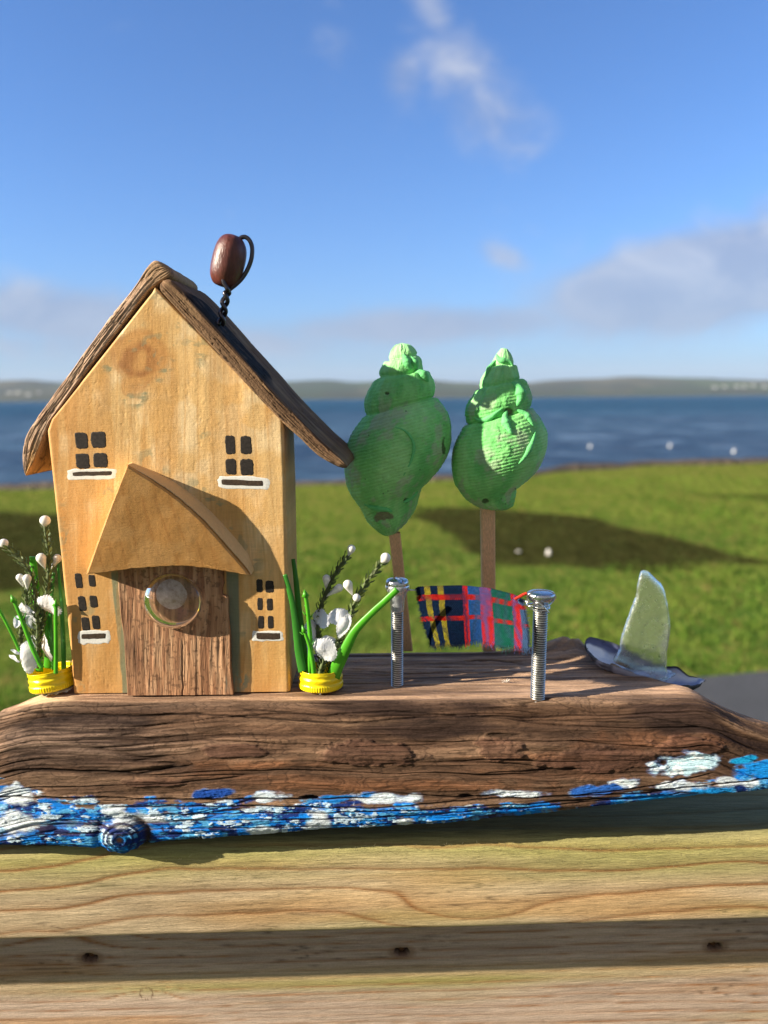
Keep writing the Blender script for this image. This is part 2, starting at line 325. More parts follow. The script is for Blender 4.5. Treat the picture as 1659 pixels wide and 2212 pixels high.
# white cottages on the far shore
mw = mat('far_white_wall', (.8, .8, .78), .8); mr = mat('far_slate_roof', (.07, .07, .08), .8)
def cottage(px, py, w, i, label):
    d = ray(px, py); d = d/d[1]; best = None                  # first meeting of the view line with the hillside
    ii = int(np.argmin(abs(hx-px)))
    col = G[:, ii]; e = (col[:, 2]-CAM[2])/(col[:, 1]-CAM[1]); k = int(np.argmax(e > d[2])) or 5
    q = col[max(k, 2)].copy(); q[0] = d[0]*(q[1]-CAM[1]); q[2] -= 1
    r = thing('cottage', q, label, 'house', 'white cottages on the far shore'); L, Dp, H = w, 8.0, 6.0
    mb = MB(); x, y = L/2, Dp/2; v = [(-x, -y, -4), (x, -y, -4), (x, y, -4), (-x, y, -4), (-x, -y, H), (x, -y, H), (x, y, H), (-x, y, H), (-x, 0, H+3.5), (x, 0, H+3.5)]
    mb.add(np.array(v)+q, [(0, 1, 5, 4), (1, 2, 6, 9, 5), (2, 3, 7, 6), (3, 0, 4, 8, 7)], smooth=False); mb.build('wall', mw, r)
    mb = MB(); v = [(-x-.5, -y-.5, H-.3), (x+.5, -y-.5, H-.3), (x+.5, 0, H+4), (-x-.5, 0, H+4), (-x-.5, y+.5, H-.3), (x+.5, y+.5, H-.3), (-x-.5, 0, H+3.4), (x+.5, 0, H+3.4)]
    mb.add(np.array(v)+q, [(0, 1, 2, 3), (3, 2, 5, 4), (0, 3, 6), (1, 7, 2), (6, 3, 4), (2, 7, 5)], smooth=False); mb.build('roof', mr, r)
for i, (px, py, w) in enumerate([(20, 853, 22), (38, 851, 26), (61, 854, 20), (84, 852, 14)]):
    cottage(px, py, w, i, 'white cottage on the far shore left of the wooden house, ' + ['leftmost', 'second', 'third', 'rightmost'][i] + ' of four')
for i, (px, py, w) in enumerate([(1544, 838, 18), (1565, 838, 14), (1592, 837, 14), (1608, 836, 12), (1627, 836, 14), (1652, 837, 16)]):
    cottage(px, py, w, i, 'white cottage on the far hillside at right, ' + ['first', 'second', 'third', 'fourth', 'fifth', 'last'][i] + ' of six from the left')
# buoys, stones
mbu = mat('buoy_white', (.85, .85, .85), .3); mst = mat('pale_stone', (.8, .76, .72), .5, bump=[((90, 90, 90), .01)])
for i, (px, py) in enumerate([(1275, 967), (1447, 966), (1585, 978)]):
    q = DZ(px, py, ZS); mb = MB(); mb.ball(q+[0, 0, .05], (.08, .08, .09)); mb.tube([q+[0, 0, .15], q+[0, 0, .24]], .03)
    tag(mb.build('buoy', mbu, None, q), 'small white float on the choppy water right of the green trees, ' + ['leftmost', 'middle', 'rightmost'][i] + ' of three', 'buoy', 'white floats on the water')
for i, (px, py, s, lb) in enumerate([(1185, 1199, .038, 'bright upright white stone in the dark patch of the lawn'), (1120, 1194, .026, 'pinkish flat stone in the dark patch of the lawn')]):
    q = DZ(px, py, ZL+.01); mb = MB()
    mb.ball(q+[0, 0, s*.7], (s*(.7 if i == 0 else 1.3), s*.7, s*(1.3 if i == 0 else .5)), disp=lambda P: .15*fbm(P[..., 0]*1.5, P[..., 1]*1.5, P[..., 2]*1.5, 3, 4+i))
    tag(mb.build('stone', mst, None, q), lb, 'stone')
# ------------------------------------------------------------------ planks under the driftwood
def pine(u, v, seed, knots=(), base=(.50, .36, .19), dark=(.27, .13, .045), green=(.30, .30, .07), gmask=0, freq=95, warp=5):
    """flat sawn pine: u along, v across (metres) -> colour and a relief height"""
    f = v*freq + warp*.36*fbm(u*2.2, v*7, seed, 2, seed) + .35*fbm(u*14, v*25, seed, 3, seed+5)
    for (ku, kv, kr, ks) in knots: f = f + ks*np.exp(-(((u-ku)/(kr*3.5))**2+((v-kv)/kr)**2))
    fr = f-np.floor(f); line = np.clip(1-np.abs(fr-.85)/.13, 0, 1)**1.2 * (.55+.45*fbm(u*3, v*40, seed, 3, seed+9))
    late = sst(.3, .8, fr)*(1-sst(.84, .92, fr))
    c = np.ones(u.shape+(3,))*np.array(base)
    fine = fbm(u*22, v*1500, seed, 3, seed+2); blt = fbm(u*6, v*26, seed+4, 4, seed+12)
    chk = np.clip(1-np.abs(fbm(u*7, v*260, seed+8, 3, seed+16))/.035, 0, 1)*sst(.05, .3, fbm(u*9, v*30, 3, 2, seed+17)); c = c*(1-.6*chk)[..., None]
    c = c*(1+.22*fine+.16*fbm(u*9, v*120, 0, 3, seed+3)+.22*blt)[..., None]
    c = lerp(c, c*np.array((.92, .78, .62)), sst(0, .4, fbm(u*4+7, v*45, seed, 3, seed+14)))
    c = lerp(c, np.array(green)*(1+.25*fine)[..., None], np.clip(gmask, 0, 1))
    c = lerp(c, np.array(dark), np.clip(line*1.1+late*.25, 0, 1))
    return c, -.0005*line+.00006*fine
mpl = mat('sawn_pine', rough=.8, attr=True, grain=[((60, 900, 1600), .76, 1.2), ((900, 900, 900), .88, 1.12), ((25, 300, 1500), .85, 1.12)], bump=[((200, 1500, 2600), .0006), ((50, 500, 700), .0008)], spec=.1)
A0 = DZ(0, 1832, -.085); A1 = DZ(1659, 1792, -.085)
dirp = (A1-A0)/np.linalg.norm(A1-A0); nrmp = np.array([dirp[1], -dirp[0], 0]); org = (A0+A1)/2
YB = math.atan2(dirp[1], dirp[0])
def plank(name, prof, col_fn, umin=-.46, umax=.46, nu=2000, extra=None, parent=None, soff=0.0):
    pf = resample(prof, 420); u = np.linspace(umin, umax, nu); s = np.r_[0, np.cumsum(np.linalg.norm(np.diff(pf, axis=0), axis=1))]
    U, S = np.meshgrid(u, s-soff, indexing='ij'); a = pf[:, 0][None]+0*U; z = pf[:, 1][None]+0*U
    c, h = col_fn(U, S)
    tn = np.gradient(pf, axis=0); tn /= np.linalg.norm(tn, axis=1)[:, None]; nn = np.stack([-tn[:, 1], tn[:, 0]], 1)   # outward
    P = org + U[..., None]*dirp + a[..., None]*nrmp; P[..., 2] = z
    disp = h+.0004*fbm(U*20, S*80, 0, 3, 11)
    P += disp[..., None]*(nn[:, 0][None, :, None]*nrmp + nn[:, 1][None, :, None]*np.array([0, 0, 1.0]))
    for k in (0, -1): P[k] = P[k].mean(0)*.0+P[k]
    mb = MB(); mb.grid(P, c); 
    for k in (0, -1): mb.add(P[k], [tuple(range(P.shape[1]))] if k == 0 else [tuple(range(P.shape[1]))[::-1]], c[k], smooth=False)
    return mb, P, pf, s
# profile of plank 1 in (forward, z): back bottom -> back top -> arris -> face -> bottom -> under
FB = (DZ(829, 2005, 0)-CAM)  # direction through the lower edge
sl_ = FB[2]/FB[1]; z1b = None
a_ar = 0.0; yA = org[1]; yface = yA-.004
z1b = CAM[2]+sl_*(yface-CAM[1]); 
def P1col(U, S):
    v = S
    g = sst(.034, .008, v+.012*fbm(U*6, v*10, 0, 3, 2))*(.55+.5*fbm(U*7, v*60, 3, 3, 6))+.35*sst(.2, .6, fbm(U*5+3, v*40, 1, 3, 8))
    c, h = pine(U, v, 3, knots=((.045, .046, .016, -1.3), (.20, .018, .010, .3), (-.42, .03, .012, 1.0)), gmask=g, freq=70, warp=5.5, base=(.60, .455, .285), green=(.40, .37, .12), dark=(.30, .13, .045))
    d = sst(.006, -.006, v+.004*fbm(U*30, v*90, 0, 3, 4)); c = lerp(c, np.array((.20, .19, .085)), d*.75)
    c *= (1+.12*fbm(U*60, v*300, 0, 3, 17))[..., None]
    return c, h
prof1 = [(-.115, z1b), (-.115, -.089), (-.111, -.0855), (-.006, -.085), (-.002, -.0862), (.0015, -.091), (.003, -.098), (.004, z1b+.0012), (.003, z1b-.0008), (-.115, z1b-.0001)]
mb, P1, pf1, s1 = plank('p', prof1, P1col, soff=(-.089-z1b)+.0053+.111)
pl1 = mb.build('plank', mpl, None, org+[0, 0, z1b+.085])
tag(pl1, 'greenish yellow sawn pine plank directly under the driftwood, casting shade on the plank below', 'plank', 'stacked pine planks')
# raised fibres along the plank's upper edge
mb = MB()
for i in range(1100):
    u = rng.uniform(-.30, .34); 
    if rng.rand() < .35: u = rng.uniform(.03, .3)
    sv = abs(rng.normal(0, .010)); f = .002+min(sv, .02)*.12; z = -.0875-sv
    if u < -.05: z -= .004
    b0 = org+u*dirp+nrmp*(f+.0005); b0[2] = z; L = rng.uniform(.0015, .005); a = rng.uniform(-1.2, 1.2)
    tip = b0+dirp*L*math.sin(a)+nrmp*L*.8+np.array([0, 0, L*abs(math.cos(a))*.9]); w = dirp*.00020
    mb.add([b0-w, b0+w, tip], [(0, 1, 2)], (.85, .74, .48))
fb = mb.build('wood_fibres', mat('fibre', rough=.7, attr=True, tl=.3), pl1); fb['kind'] = 'stuff'
# lower plank
OV = .033
def P2col(U, S):
    v = S; g = .8*np.exp(-((v-GV)/.005)**2)*sst(-.30, -.12, U)*sst(.30, .0, U)+.25*sst(.1, .5, fbm(U*4, v*30, 9, 3, 3))
    c, h = pine(U, v, 21, knots=((KU, KV, .006, 1.2), (-.21, .012, .014, 2.8), (-.05, KV+.045, .02, 1.8)), gmask=g, freq=150, warp=3.2, base=(.57, .43, .335), dark=(.36, .16, .06))
    kd = np.hypot(U-KU, (v-KV)); c = lerp(c, np.array((.12, .055, .03)), np.exp(-((kd-.0042-.0005*np.sin(9*np.arctan2(v-KV, U-KU)))/.00035)**2)*.9)
    lt = .5*np.exp(-((v-LV-.004)/.007)**2); c = lerp(c, np.array((.60, .44, .22)), lt)
    for hu, hv in HOLES:
        e = np.hypot((U-hu)/1.8, v-hv+.0006*fbm(U*300, v*300, 0, 2, 3)); k = sst(.0036, .0022, e); c = lerp(c, np.array((.06, .03, .018)), k); h = h-.006*sst(.0033, .0016, e)
        c = lerp(c, np.array((.24, .13, .07)), .6*sst(.0065, .0036, e)*(1-k))
    return c, h
zt = z1b; prof2 = [(-.115, zt-.20), (-.115, zt-.003), (-OV-.002, zt-.002), (-OV, zt-.004), (-OV, zt-.12), (-OV-.004, zt-.21), (-.115, zt-.2001)]
def onplank2(px, py):
    d = ray(px, py); q0 = org-OV*nrmp; t = ((q0-CAM)@nrmp)/(d@nrmp); P = CAM+d*t; return (P-org)@dirp, P
HOLES = []
for px, py in ((195, 2068), (868, 2055), (1545, 2044)):
    u, P = onplank2(px, py); HOLES.append((u, zt-.004-P[2]))
def pv(px, py):
    u, P = onplank2(px, py); return u, zt-.004-P[2]
KU, KV = pv(316, 2145); GU, GV = pv(500, 2128); LU, LV = pv(900, 2090)
mb, P2, pf2, s2 = plank('p', prof2, P2col, soff=.197+(.115-OV-.002)+.0028)
pl2 = mb.build('plank', mpl, None, org+[0, 0, zt-.13])
tag(pl2, 'pinkish sawn pine plank lowest in view, with three sunken screws in its shaded upper strip', 'plank', 'stacked pine planks')
msc = mat('rusty_screw', (.16, .07, .03), .55, .6, bump=[((900, 900, 900), .0003)])
for i, (px, py) in enumerate(((195, 2068), (868, 2055), (1545, 2044))):
    u, P = onplank2(px, py); P = P-nrmp*.0045; mb = MB()
    mb.tube([P, P+nrmp*.0012, P+nrmp*.0018], [.0021, .0021, .0012], 20); mb.tube([P+nrmp*.0017-dirp*.0011, P+nrmp*.0019+dirp*.0011], .0003, 6); mb.build('screw', msc, pl2)

# ------------------------------------------------------------------ driftwood
BOT = [(-250, 1842), (0, 1838), (100, 1840), (230, 1851), (300, 1838), (400, 1824), (600, 1811), (830, 1801), (1000, 1786), (1200, 1766), (1400, 1741), (1659, 1715), (1900, 1695), (2100, 1690)]
bq = D([a for a, b in BOT], [b for a, b in BOT], -.034)
xs = np.linspace(-.285, .315, 1250); zb = np.interp(xs, bq[:, 0], bq[:, 2]); 
TOPS = D([1475, 1560, 1600, 1659, 1850, 2100], [1487, 1533, 1552, 1571, 1615, 1700], -.016)
zt_ = np.interp(xs, np.r_[.150, .165, TOPS[:, 0]], np.r_[0, -.0012, TOPS[:, 2]]); zt_[xs < .165] = 0
zt_ = zt_+np.interp(xs, [-.285, -.245, -.225, -.210, -.198], [-.014, -.0105, -.0065, -.002, 0])*(xs < .1)
zt_ = np.minimum(zt_, 0)
smo = lambda q, w=31: np.convolve(np.pad(q, w, mode='edge'), np.hanning(2*w+1)/np.hanning(2*w+1).sum(), 'valid')
yb = np.interp(xs, [-.285, -.25, -.232, -.212, -.185, -.15, .128, .146, .158, .175, .20, .24, .32], [-.002, -.000, .003, .014, .045, .0775, .0785, .070, .036, .018, .004, -.002, -.006])
yb = smo(yb, 12); zt_ = smo(zt_, 25); zb = smo(zb, 15); yf = smo(np.minimum(-.013, yb-.012), 25); nx = len(xs)
endk = np.clip(np.minimum((xs-xs[0])/.012, (xs[-1]-xs)/.03), 0, 1); endk = np.sqrt(1-(1-endk)**2)*.98+.02
H = zt_-zb
def fp(rel): return zb+H*rel
PR = [(yb-.006, fp(.06)), (yb, fp(.2)), (yb, fp(.9)), (yb-.002, fp(.97)), (yb-.006, fp(1.0)), (yf+.004, fp(1.0)), (yf-.0005, fp(.993)), (yf-.0050, fp(.95)), (yf-.012, fp(.80)), (yf-.0165, fp(.62)), (yf-.0185, fp(.45)),
      (yf-.0195, fp(.30)), (yf-.0200, fp(.16)), (yf-.0185, fp(.05)), (yf-.014, fp(0)), (yf-.004, fp(-.005)), (yb-.012, fp(0))]
cnt = [6, 16, 5, 6, 110, 12, 24, 38, 46, 44, 40, 40, 34, 20, 14, 8, 6]
ring = []; lab = []
for i in range(len(PR)):
    a, b = PR[i], PR[(i+1) % len(PR)]
    for k in range(cnt[i]):
        f = k/cnt[i]; ring.append(np.stack([xs, a[0]*(1-f)+b[0]*f, a[1]*(1-f)+b[1]*f], 1)); lab.append(i+f)
P = np.array(ring).transpose(1, 0, 2); lab = np.array(lab)[None]+0*P[..., 0]
# smooth around the section to round the joints
for it in range(2): P[:, :, 1:] = (np.roll(P, 1, 1)+2*P+np.roll(P, -1, 1))[:, :, 1:]/4
cen = P.mean(1, keepdims=True); P = cen+(P-cen)*np.stack([np.ones(nx), endk, endk], 1)[:, None]
X, Y, Z = P[..., 0], P[..., 1], P[..., 2]; px, py = proj(P)
N = normals(P, True)
front = sst(5.0, 6.2, lab)*(1-sst(14.5, 15.5, lab)); top = sst(3.5, 4, lab)*(1-sst(5.0, 6.0, lab))
S = np.cumsum(np.r_[np.zeros((1,)), np.full(P.shape[1]-1, 1)])[None]+0*X   # ring index
arc = np.cumsum(np.linalg.norm(np.diff(P, axis=1, prepend=P[:, :1]), axis=2), axis=1); arc = arc-arc[:, int(np.argmax(lab[0] >= 5))][:, None]   # 0 at the front arris, + down the face
vw = arc+.004*fbm(X*14, arc*30, 0, 3, 31)
fine = fbm(X*30, vw*900, Z*0, 4, 41); mid = fbm(X*9, vw*170, 0, 4, 43); big = fbm(X*7, vw*35, 0, 4, 47)
groove = np.clip(1-np.abs(fbm(X*5, vw*110, 0, 3, 53))/.07, 0, 1)**2
groove2 = np.clip(1-np.abs(fbm(X*3.0+9, vw*170, 0, 2, 59))/.10, 0, 1)**2
# --- hand placed features, positions measured off the photograph
def blob(cx, cy, rx, ry, soft=.35, ns=.35, sd=0, tilt=0):
    dx = (px-cx)/rx; dy = (py-cy-(px-cx)*tilt)/ry; r = np.hypot(dx, dy)+ns*fbm(px*.03+sd, py*.06, 0, 4, 61+sd); return sst(1+soft, 1-soft, r)
bark = np.maximum.reduce([blob(505, 1622, 72, 15, .15, .3, 1), blob(790, 1627, 105, 24, .15, .45, 2, .05), blob(1075, 1618, 52, 24, .15, .5, 3), blob(1300, 1640, 130, 26, .3, .6, 4), blob(330, 1690, 60, 8, .3, .5, 5), blob(1480, 1610, 70, 22, .2, .6, 6)])*front
def crack(pts, w, d=1):
    pts = np.array(pts, float); yy = np.interp(px, pts[:, 0], pts[:, 1]); inr = sst(pts[0, 0]-15, pts[0, 0]+25, px)*sst(pts[-1, 0]+15, pts[-1, 0]-25, px)
    return d*inr*np.clip(1-np.abs(py-yy-2.5*fbm(px*.03, 0*px, 0, 3, 71))/w, 0, 1)**1.2
vis = sst(2, 4, lab)*(1-sst(14.5, 15.5, lab))
cr = np.maximum.reduce([crack([(-300, 1522), (0, 1534), (250, 1546), (420, 1541), (640, 1556), (760, 1562), (900, 1548), (1200, 1547)], 3.2, .8), crack([(520, 1530), (700, 1545), (850, 1535), (1100, 1553), (1380, 1560)], 2.6, .6),
                        crack([(0, 1672), (60, 1662), (300, 1672), (420, 1652)], 4.5, 1), crack([(-300, 1650), (0, 1655), (70, 1640), (120, 1640)], 2.5, .6), crack([(30, 1570), (300, 1590), (420, 1620), (380, 1652)], 2.2, .4),
                        crack([(-200, 1726), (0, 1722), (200, 1722), (500, 1727), (800, 1724)], 3, .9), crack([(240, 1742), (400, 1740), (800, 1745), (1000, 1730), (1400, 1712), (1659, 1683), (1900, 1660)], 2.8, .9), crack([(350, 1757), (700, 1757), (1000, 1744), (1400, 1722)], 2.4, .8),
                        crack([(420, 1772), (800, 1768), (1200, 1740), (1500, 1712)], 2.2, .7), crack([(500, 1788), (800, 1783), (1100, 1762), (1300, 1745)], 2.2, .6), crack([(850, 1712), (1000, 1724), (1090, 1718)], 3, .8), crack([(1050, 1671), (1180, 1664), (1260, 1660)], 3, .7),
                        crack([(1180, 1512), (1230, 1528), (1290, 1540)], 2, .4), crack([(760, 1443), (900, 1452), (1120, 1440)], 2, .55), crack([(1000, 1425), (1060, 1424), (1130, 1430)], 2.6, .8), crack([(1200, 1557), (1400, 1548), (1659, 1600)], 2.6, .6), crack([(1230, 1720), (1420, 1695), (1540, 1672)], 2.4, .9)])*vis
hole = np.maximum.reduce([blob(668, 1722, 14, 3.5, .6, 1.3, 7), .8*blob(1010, 1722, 16, 3.5, .6, 1.3, 8), .5*blob(1085, 1590, 26, 5, .6, .9, 10)])*vis
kd = np.hypot((px-262)/1.15, (py-1806)); kd = kd*1.15+7*fbm(px*.02, py*.03, 0, 3, 8); kmask = front*sst(62, 40, kd)
ringk = .5+.5*np.cos(kd*.50+1.2*fbm(px*.05, py*.05, 0, 2, 5))
bumpb = np.exp(-((X-.128)/.016)**2-((Y-.069)/.012)**2)*top+.55*np.exp(-((X-.108)/.03)**2-((Y-.076)/.01)**2)*top
flk = fbm(X*22, vw*75, Z*0+2, 4, 49); ter = np.floor(flk*5+.5)/5+.2*(flk*5+.5-np.floor(flk*5+.5))**4
disp = front*(.0013*mid+.0012*big+.0005*fine-.0015*groove*(1-kmask)+.0016*ter) + top*(.0004*mid-.0005+.0003*fine-.0009*groove+.0006*flk+.0005*fbm(X*18, Y*240, 0, 3, 57))
disp += (1-front-top).clip(0, 1)*.0008*mid
low = sst(.045, .06, arc)*front; disp -= low*.0007*groove2*(1-kmask)
disp += bark*(.0014+.0004*fbm(X*160, arc*200, 0, 3, 77)) - .0016*cr - .003*hole + .0075*bumpb*(1+.5*fbm(X*90, Y*160, 0, 4, 79))
disp += kmask*(.0045*np.exp(-(kd/34)**2)-.002*np.exp(-(kd/13)**2)+.0007*ringk) - .0012*front*np.exp(-((kd-52)/9)**2)
tgr = top*np.clip(1-np.abs(fbm(X*4, Y*210, 0, 3, 83))/.09, 0, 1)**2; disp -= .0004*tgr
# colour
c = np.ones(P.shape)*np.array((.135, .074, .044))
c = lerp(c, np.array((.24, .145, .088)), sst(-.15, .45, mid)*.7); c = lerp(c, np.array((.075, .040, .026)), sst(-.1, .4, -big)*.75)
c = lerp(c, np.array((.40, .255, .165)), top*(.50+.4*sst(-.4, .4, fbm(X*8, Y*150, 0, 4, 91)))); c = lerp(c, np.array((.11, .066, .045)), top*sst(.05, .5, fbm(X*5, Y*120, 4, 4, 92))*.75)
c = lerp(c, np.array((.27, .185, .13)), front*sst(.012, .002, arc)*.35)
red = np.maximum.reduce([blob(640, 1672, 240, 26, .5, .5, 11, .03), blob(780, 1695, 330, 22, .5, .5, 12, .02), .6*blob(1180, 1655, 170, 26, .5, .6, 13), .5*blob(1420, 1600, 150, 20, .5, .7, 14)])*front
c = lerp(c, np.array((.25, .092, .036)), red*sst(-.35, .3, mid)*.6)
c = lerp(c, np.array((.045, .026, .022)), front*sst(.02, .32, fbm(X*11, vw*60, 5, 4, 95))*.75*sst(1710, 1600, py))
c = lerp(c, np.array((.30, .20, .14)), front*blob(180, 1600, 260, 38, .6, .4, 15)*.45*sst(-.5, .4, fine))
c = lerp(c, np.array((.120, .055, .036)), bark*.6)
c = lerp(c, np.array((.045, .022, .014)), np.clip(groove*.65*front+tgr*.5+groove2*.6*low, 0, 1)); c = lerp(c, np.array((.035, .020, .014)), sst(.75, 1, np.abs((flk*5) % 1*2-1))*front*.45); c = c*(1+.38*fine+.25*fbm(X*60, vw*400, 0, 3, 45))[..., None]
c = lerp(c, np.array((.50, .36, .22)), blob(70, 1512, 95, 14, .3, .3, 16)*(top+front).clip(0, 1)*sst(1526, 1512, py)*.7)
c = lerp(c, np.array((.42, .29, .20)), bumpb*.5)
# paint: blue and white dabs on the lower band
pt = np.interp(px, [-300, 0, 60, 110, 200, 300, 400, 450, 500, 530, 620, 700, 860, 930, 1000, 1045, 1130, 1230, 1300, 1350, 1400, 1470, 1560, 1620, 1700, 2100], [1690, 1698, 1696, 1722, 1722, 1732, 1728, 1712, 1732, 1722, 1730, 1722, 1722, 1742, 1756, 1728, 1722, 1732, 1716, 1700, 1706, 1700, 1680, 1650, 1640, 1630])
e1 = fbm(px*.016, py*.10, 0, 4, 101); e2 = fbm(px*.030, py*.075, 0, 5, 103, .6); e3 = fbm(px*.045+5, py*.10, 0, 5, 107, .6); e4 = fbm(px*.011, py*.05, 3, 3, 109); fe = fbm(px*.12, py*.5, 0, 3, 111)
inp = sst(-4, 3, py-pt+26*e1)*vis*(1-.0*hole); thin = sst(-.25, .05, e1+.5*e2+(py-pt)/60.-.18)
inp = inp*np.maximum(thin, sst(18, 34, py-pt))
blue = np.ones(P.shape)*np.array((.008, .030, .17))
blue = lerp(blue, np.array((.005, .012, .055)), sst(.1, .4, e4)*.6)
blue = lerp(blue, np.array((.003, .19, .66)), sst(-.06, .08, e2+.15*fe)); blue = lerp(blue, np.array((.09, .37, .66)), sst(.10, .24, e3+.2*fe)*.9)
wh = sst(.26, .38, fbm(px*.030+9, py*.080, 0, 5, 113, .6)+.22*fe+.10*e4+.04)*(1-.6*sst(1000, 1400, px)); blue = lerp(blue, np.array((.56, .70, .80)), wh*.92)
edge = sst(18, 2, np.interp(px, xs*0+0, xs*0) if False else (np.interp(px, [b[0] for b in BOT], [b[1] for b in BOT])-py)); blue = lerp(blue, np.array((.010, .022, .12)), edge*.75)
for cx, cy, rx, ry in ((690, 1776, 26, 26), (873, 1779, 17, 11), (253, 1749, 24, 10), (560, 1793, 34, 8), (30, 1722, 44, 22), (20, 1775, 60, 24), (830, 1722, 75, 9), (575, 1720, 42, 10), (1100, 1716, 55, 9), (1480, 1700, 60, 10), (1590, 1692, 42, 12), (300, 1768, 80, 14)):
    b_ = blob(cx, cy, rx, ry, .3, .95, int(cx) % 17)*front; inp = np.maximum(inp, b_); blue = lerp(blue, np.array((.74, .80, .82)), b_*(.85+.15*fe))
for cx, cy, rx, ry, cc in ((1478, 1654, 62, 23, (.50, .70, .78)), (1352, 1692, 40, 13, (.70, .80, .82)), (1300, 1705, 55, 11, (.02, .10, .38)), (1610, 1640, 26, 8, (.01, .32, .62)), (1470, 1722, 120, 13, (.01, .26, .66)), (1690, 1655, 90, 20, (.01, .25, .70)), (455, 1715, 40, 9, (.01, .06, .30)), (740, 1722, 60, 8, (.01, .2, .6))):
    b_ = blob(cx, cy, rx, ry, .2, .75, int(cx) % 13, -.12)*front; inp = np.maximum(inp, b_)
    blue = lerp(blue, lerp(np.array(cc), np.array((.86, .88, .88)), sst(.0, .25, e3+.3*fe)*(.9 if cc[0] > .3 else 0)), b_)
blue = lerp(blue, np.array((.006, .02, .10)), kmask*sst(.45, .75, ringk)*.9); kb = front*np.exp(-(kd/22)**4)
blue = lerp(blue, np.array((.01, .22, .55)), kb*sst(-.3, .3, e2)); blue = lerp(blue, np.array((.30, .13, .05)), front*np.exp(-(kd/7)**4)*.9); blue = lerp(blue, np.array((.03, .018, .012)), front*np.exp(-((kd-56)/9)**2)*sst(262, 300, px)*.95)
inp = np.clip(inp+kmask*.9*sst(1760, 1790, py), 0, 1)*(1-.85*np.clip(cr*1.1, 0, 1))*(1-.8*groove2*low)*(1-hole)
c = lerp(c, blue, inp); c = lerp(c, np.array((.018, .010, .008)), np.clip(cr*1.0, 0, 1)*.9); c = lerp(c, np.array((.015, .009, .007)), hole*.9)
disp += inp*(.0002+.0003*wh+.00022*fe)
P = P+N*disp[..., None]*np.sign((N[:, :, 2]*top).sum())*endk[:, None, None]
LOGP = P
wd_ = (1-np.clip(inp, 0, 1))[..., None]; lum = c.mean(-1, keepdims=True); c = c*(1-wd_)+wd_*c*np.clip((lum/.13)**.45, .3, 1.45)
c = np.clip(c, .004, .9)
md = mat('driftwood', rough=.78, attr=True, grain=[((70, 900, 900), .82, 1.18), ((700, 1200, 1200), .8, 1.2)], bump=[((120, 1800, 1800), .0006), ((500, 900, 900), .0003)], spec=.12)
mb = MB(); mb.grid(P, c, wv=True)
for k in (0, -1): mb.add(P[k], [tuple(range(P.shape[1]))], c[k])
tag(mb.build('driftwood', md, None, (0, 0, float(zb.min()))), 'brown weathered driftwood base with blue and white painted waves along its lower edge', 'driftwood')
# few raised splinters on the top
# ------------------------------------------------------------------ wooden house
def z1(x, y): return np.asarray(x)*.4797, 459.1+np.asarray(y)*.4797      # measuring frames of enlarged photo crops -> photo pixels
def z2(x, y): return np.asarray(x)*.4059, 918.3+np.asarray(y)*.4059
def z6(x, y): return 232.6+np.asarray(x)*.1993, 1193.8+np.asarray(y)*.1993
def z3(x, y): return 612+np.asarray(x)*.406, 704+np.asarray(y)*.406
def z4(x, y): return 551+np.asarray(x)*.2583, 1132.5+np.asarray(y)*.2583
def z5(x, y): return 1163+np.asarray(x)*.2988, 1163+np.asarray(y)*.2988
def zc(x, y): return 826.4+np.asarray(x)*.24, 1212+np.asarray(y)*.24
def zl(x, y): return np.asarray(x)*.1937, 1101.9+np.asarray(y)*.1937
def DP(pts, fr, y): a = np.array(pts, float); return D(*fr(a[:, 0], a[:, 1]), y)
ident = lambda x, y: (x, y)
HY = 0.0
def wall_y(x, z): return HY+.0005*fbm(x*30, z*25, 0, 3, 121)
def vloft(left, right, yfront, yback, nz, nf, rad, colfn, dispfn=None, ztop_close=True, side_n=26):
    """upright slab: left/right are (x,z) outlines from bottom to top"""
    L = np.asarray(left); Rr = np.asarray(right); z = np.linspace(max(L[0, 1], Rr[0, 1]), min(L[-1, 1], Rr[-1, 1]), nz)
    xl = np.interp(z, L[:, 1], L[:, 0]); xr = np.interp(z, Rr[:, 1], Rr[:, 0]); w = xr-xl; r = np.minimum(rad, w*.45)
    ring = []
    for f in np.linspace(0, 1, nf): ring.append(np.stack([xl+r+(w-2*r)*f, yfront+0*z, z], 1))
    for a in np.linspace(0, 1, 9)[1:-1]*math.pi/2: ring.append(np.stack([xr-r+r*math.sin(a), yfront+r*(1-math.cos(a)), z], 1))
    for f in np.linspace(0, 1, side_n): ring.append(np.stack([xr, yfront+r+(yback-yfront-r)*f, z], 1))
    for f in np.linspace(0, 1, 20)[1:]: ring.append(np.stack([xr-w*f, yback+0*z, z], 1))
    for f in np.linspace(0, 1, side_n)[1:]: ring.append(np.stack([xl, yback-(yback-yfront-r)*f, z], 1))
    for a in np.linspace(0, 1, 9)[1:-1]*math.pi/2: ring.append(np.stack([xl+r-r*math.cos(a), yfront+r-r*math.sin(a), z], 1))
    P = np.array(ring).transpose(1, 0, 2)
    fr = np.zeros(P.shape[:2]); fr[:, :nf] = 1
    if dispfn is not None: P[..., 1] += dispfn(P)*np.clip((yback-P[..., 1])/(yback-yfront), 0, 1)
    c = colfn(P); mb = MB(); mb.grid(P, c, wv=True)
    mb.add(P[0], [tuple(range(P.shape[1]))[::-1]], c[0], smooth=False); mb.add(P[-1], [tuple(range(P.shape[1]))], c[-1], smooth=False)
    return mb, P
house = thing('house', tuple(D(390, 1497, HY)), 'handmade honey coloured wooden house with driftwood roof, drawn windows and glass bead on door', 'miniature house')
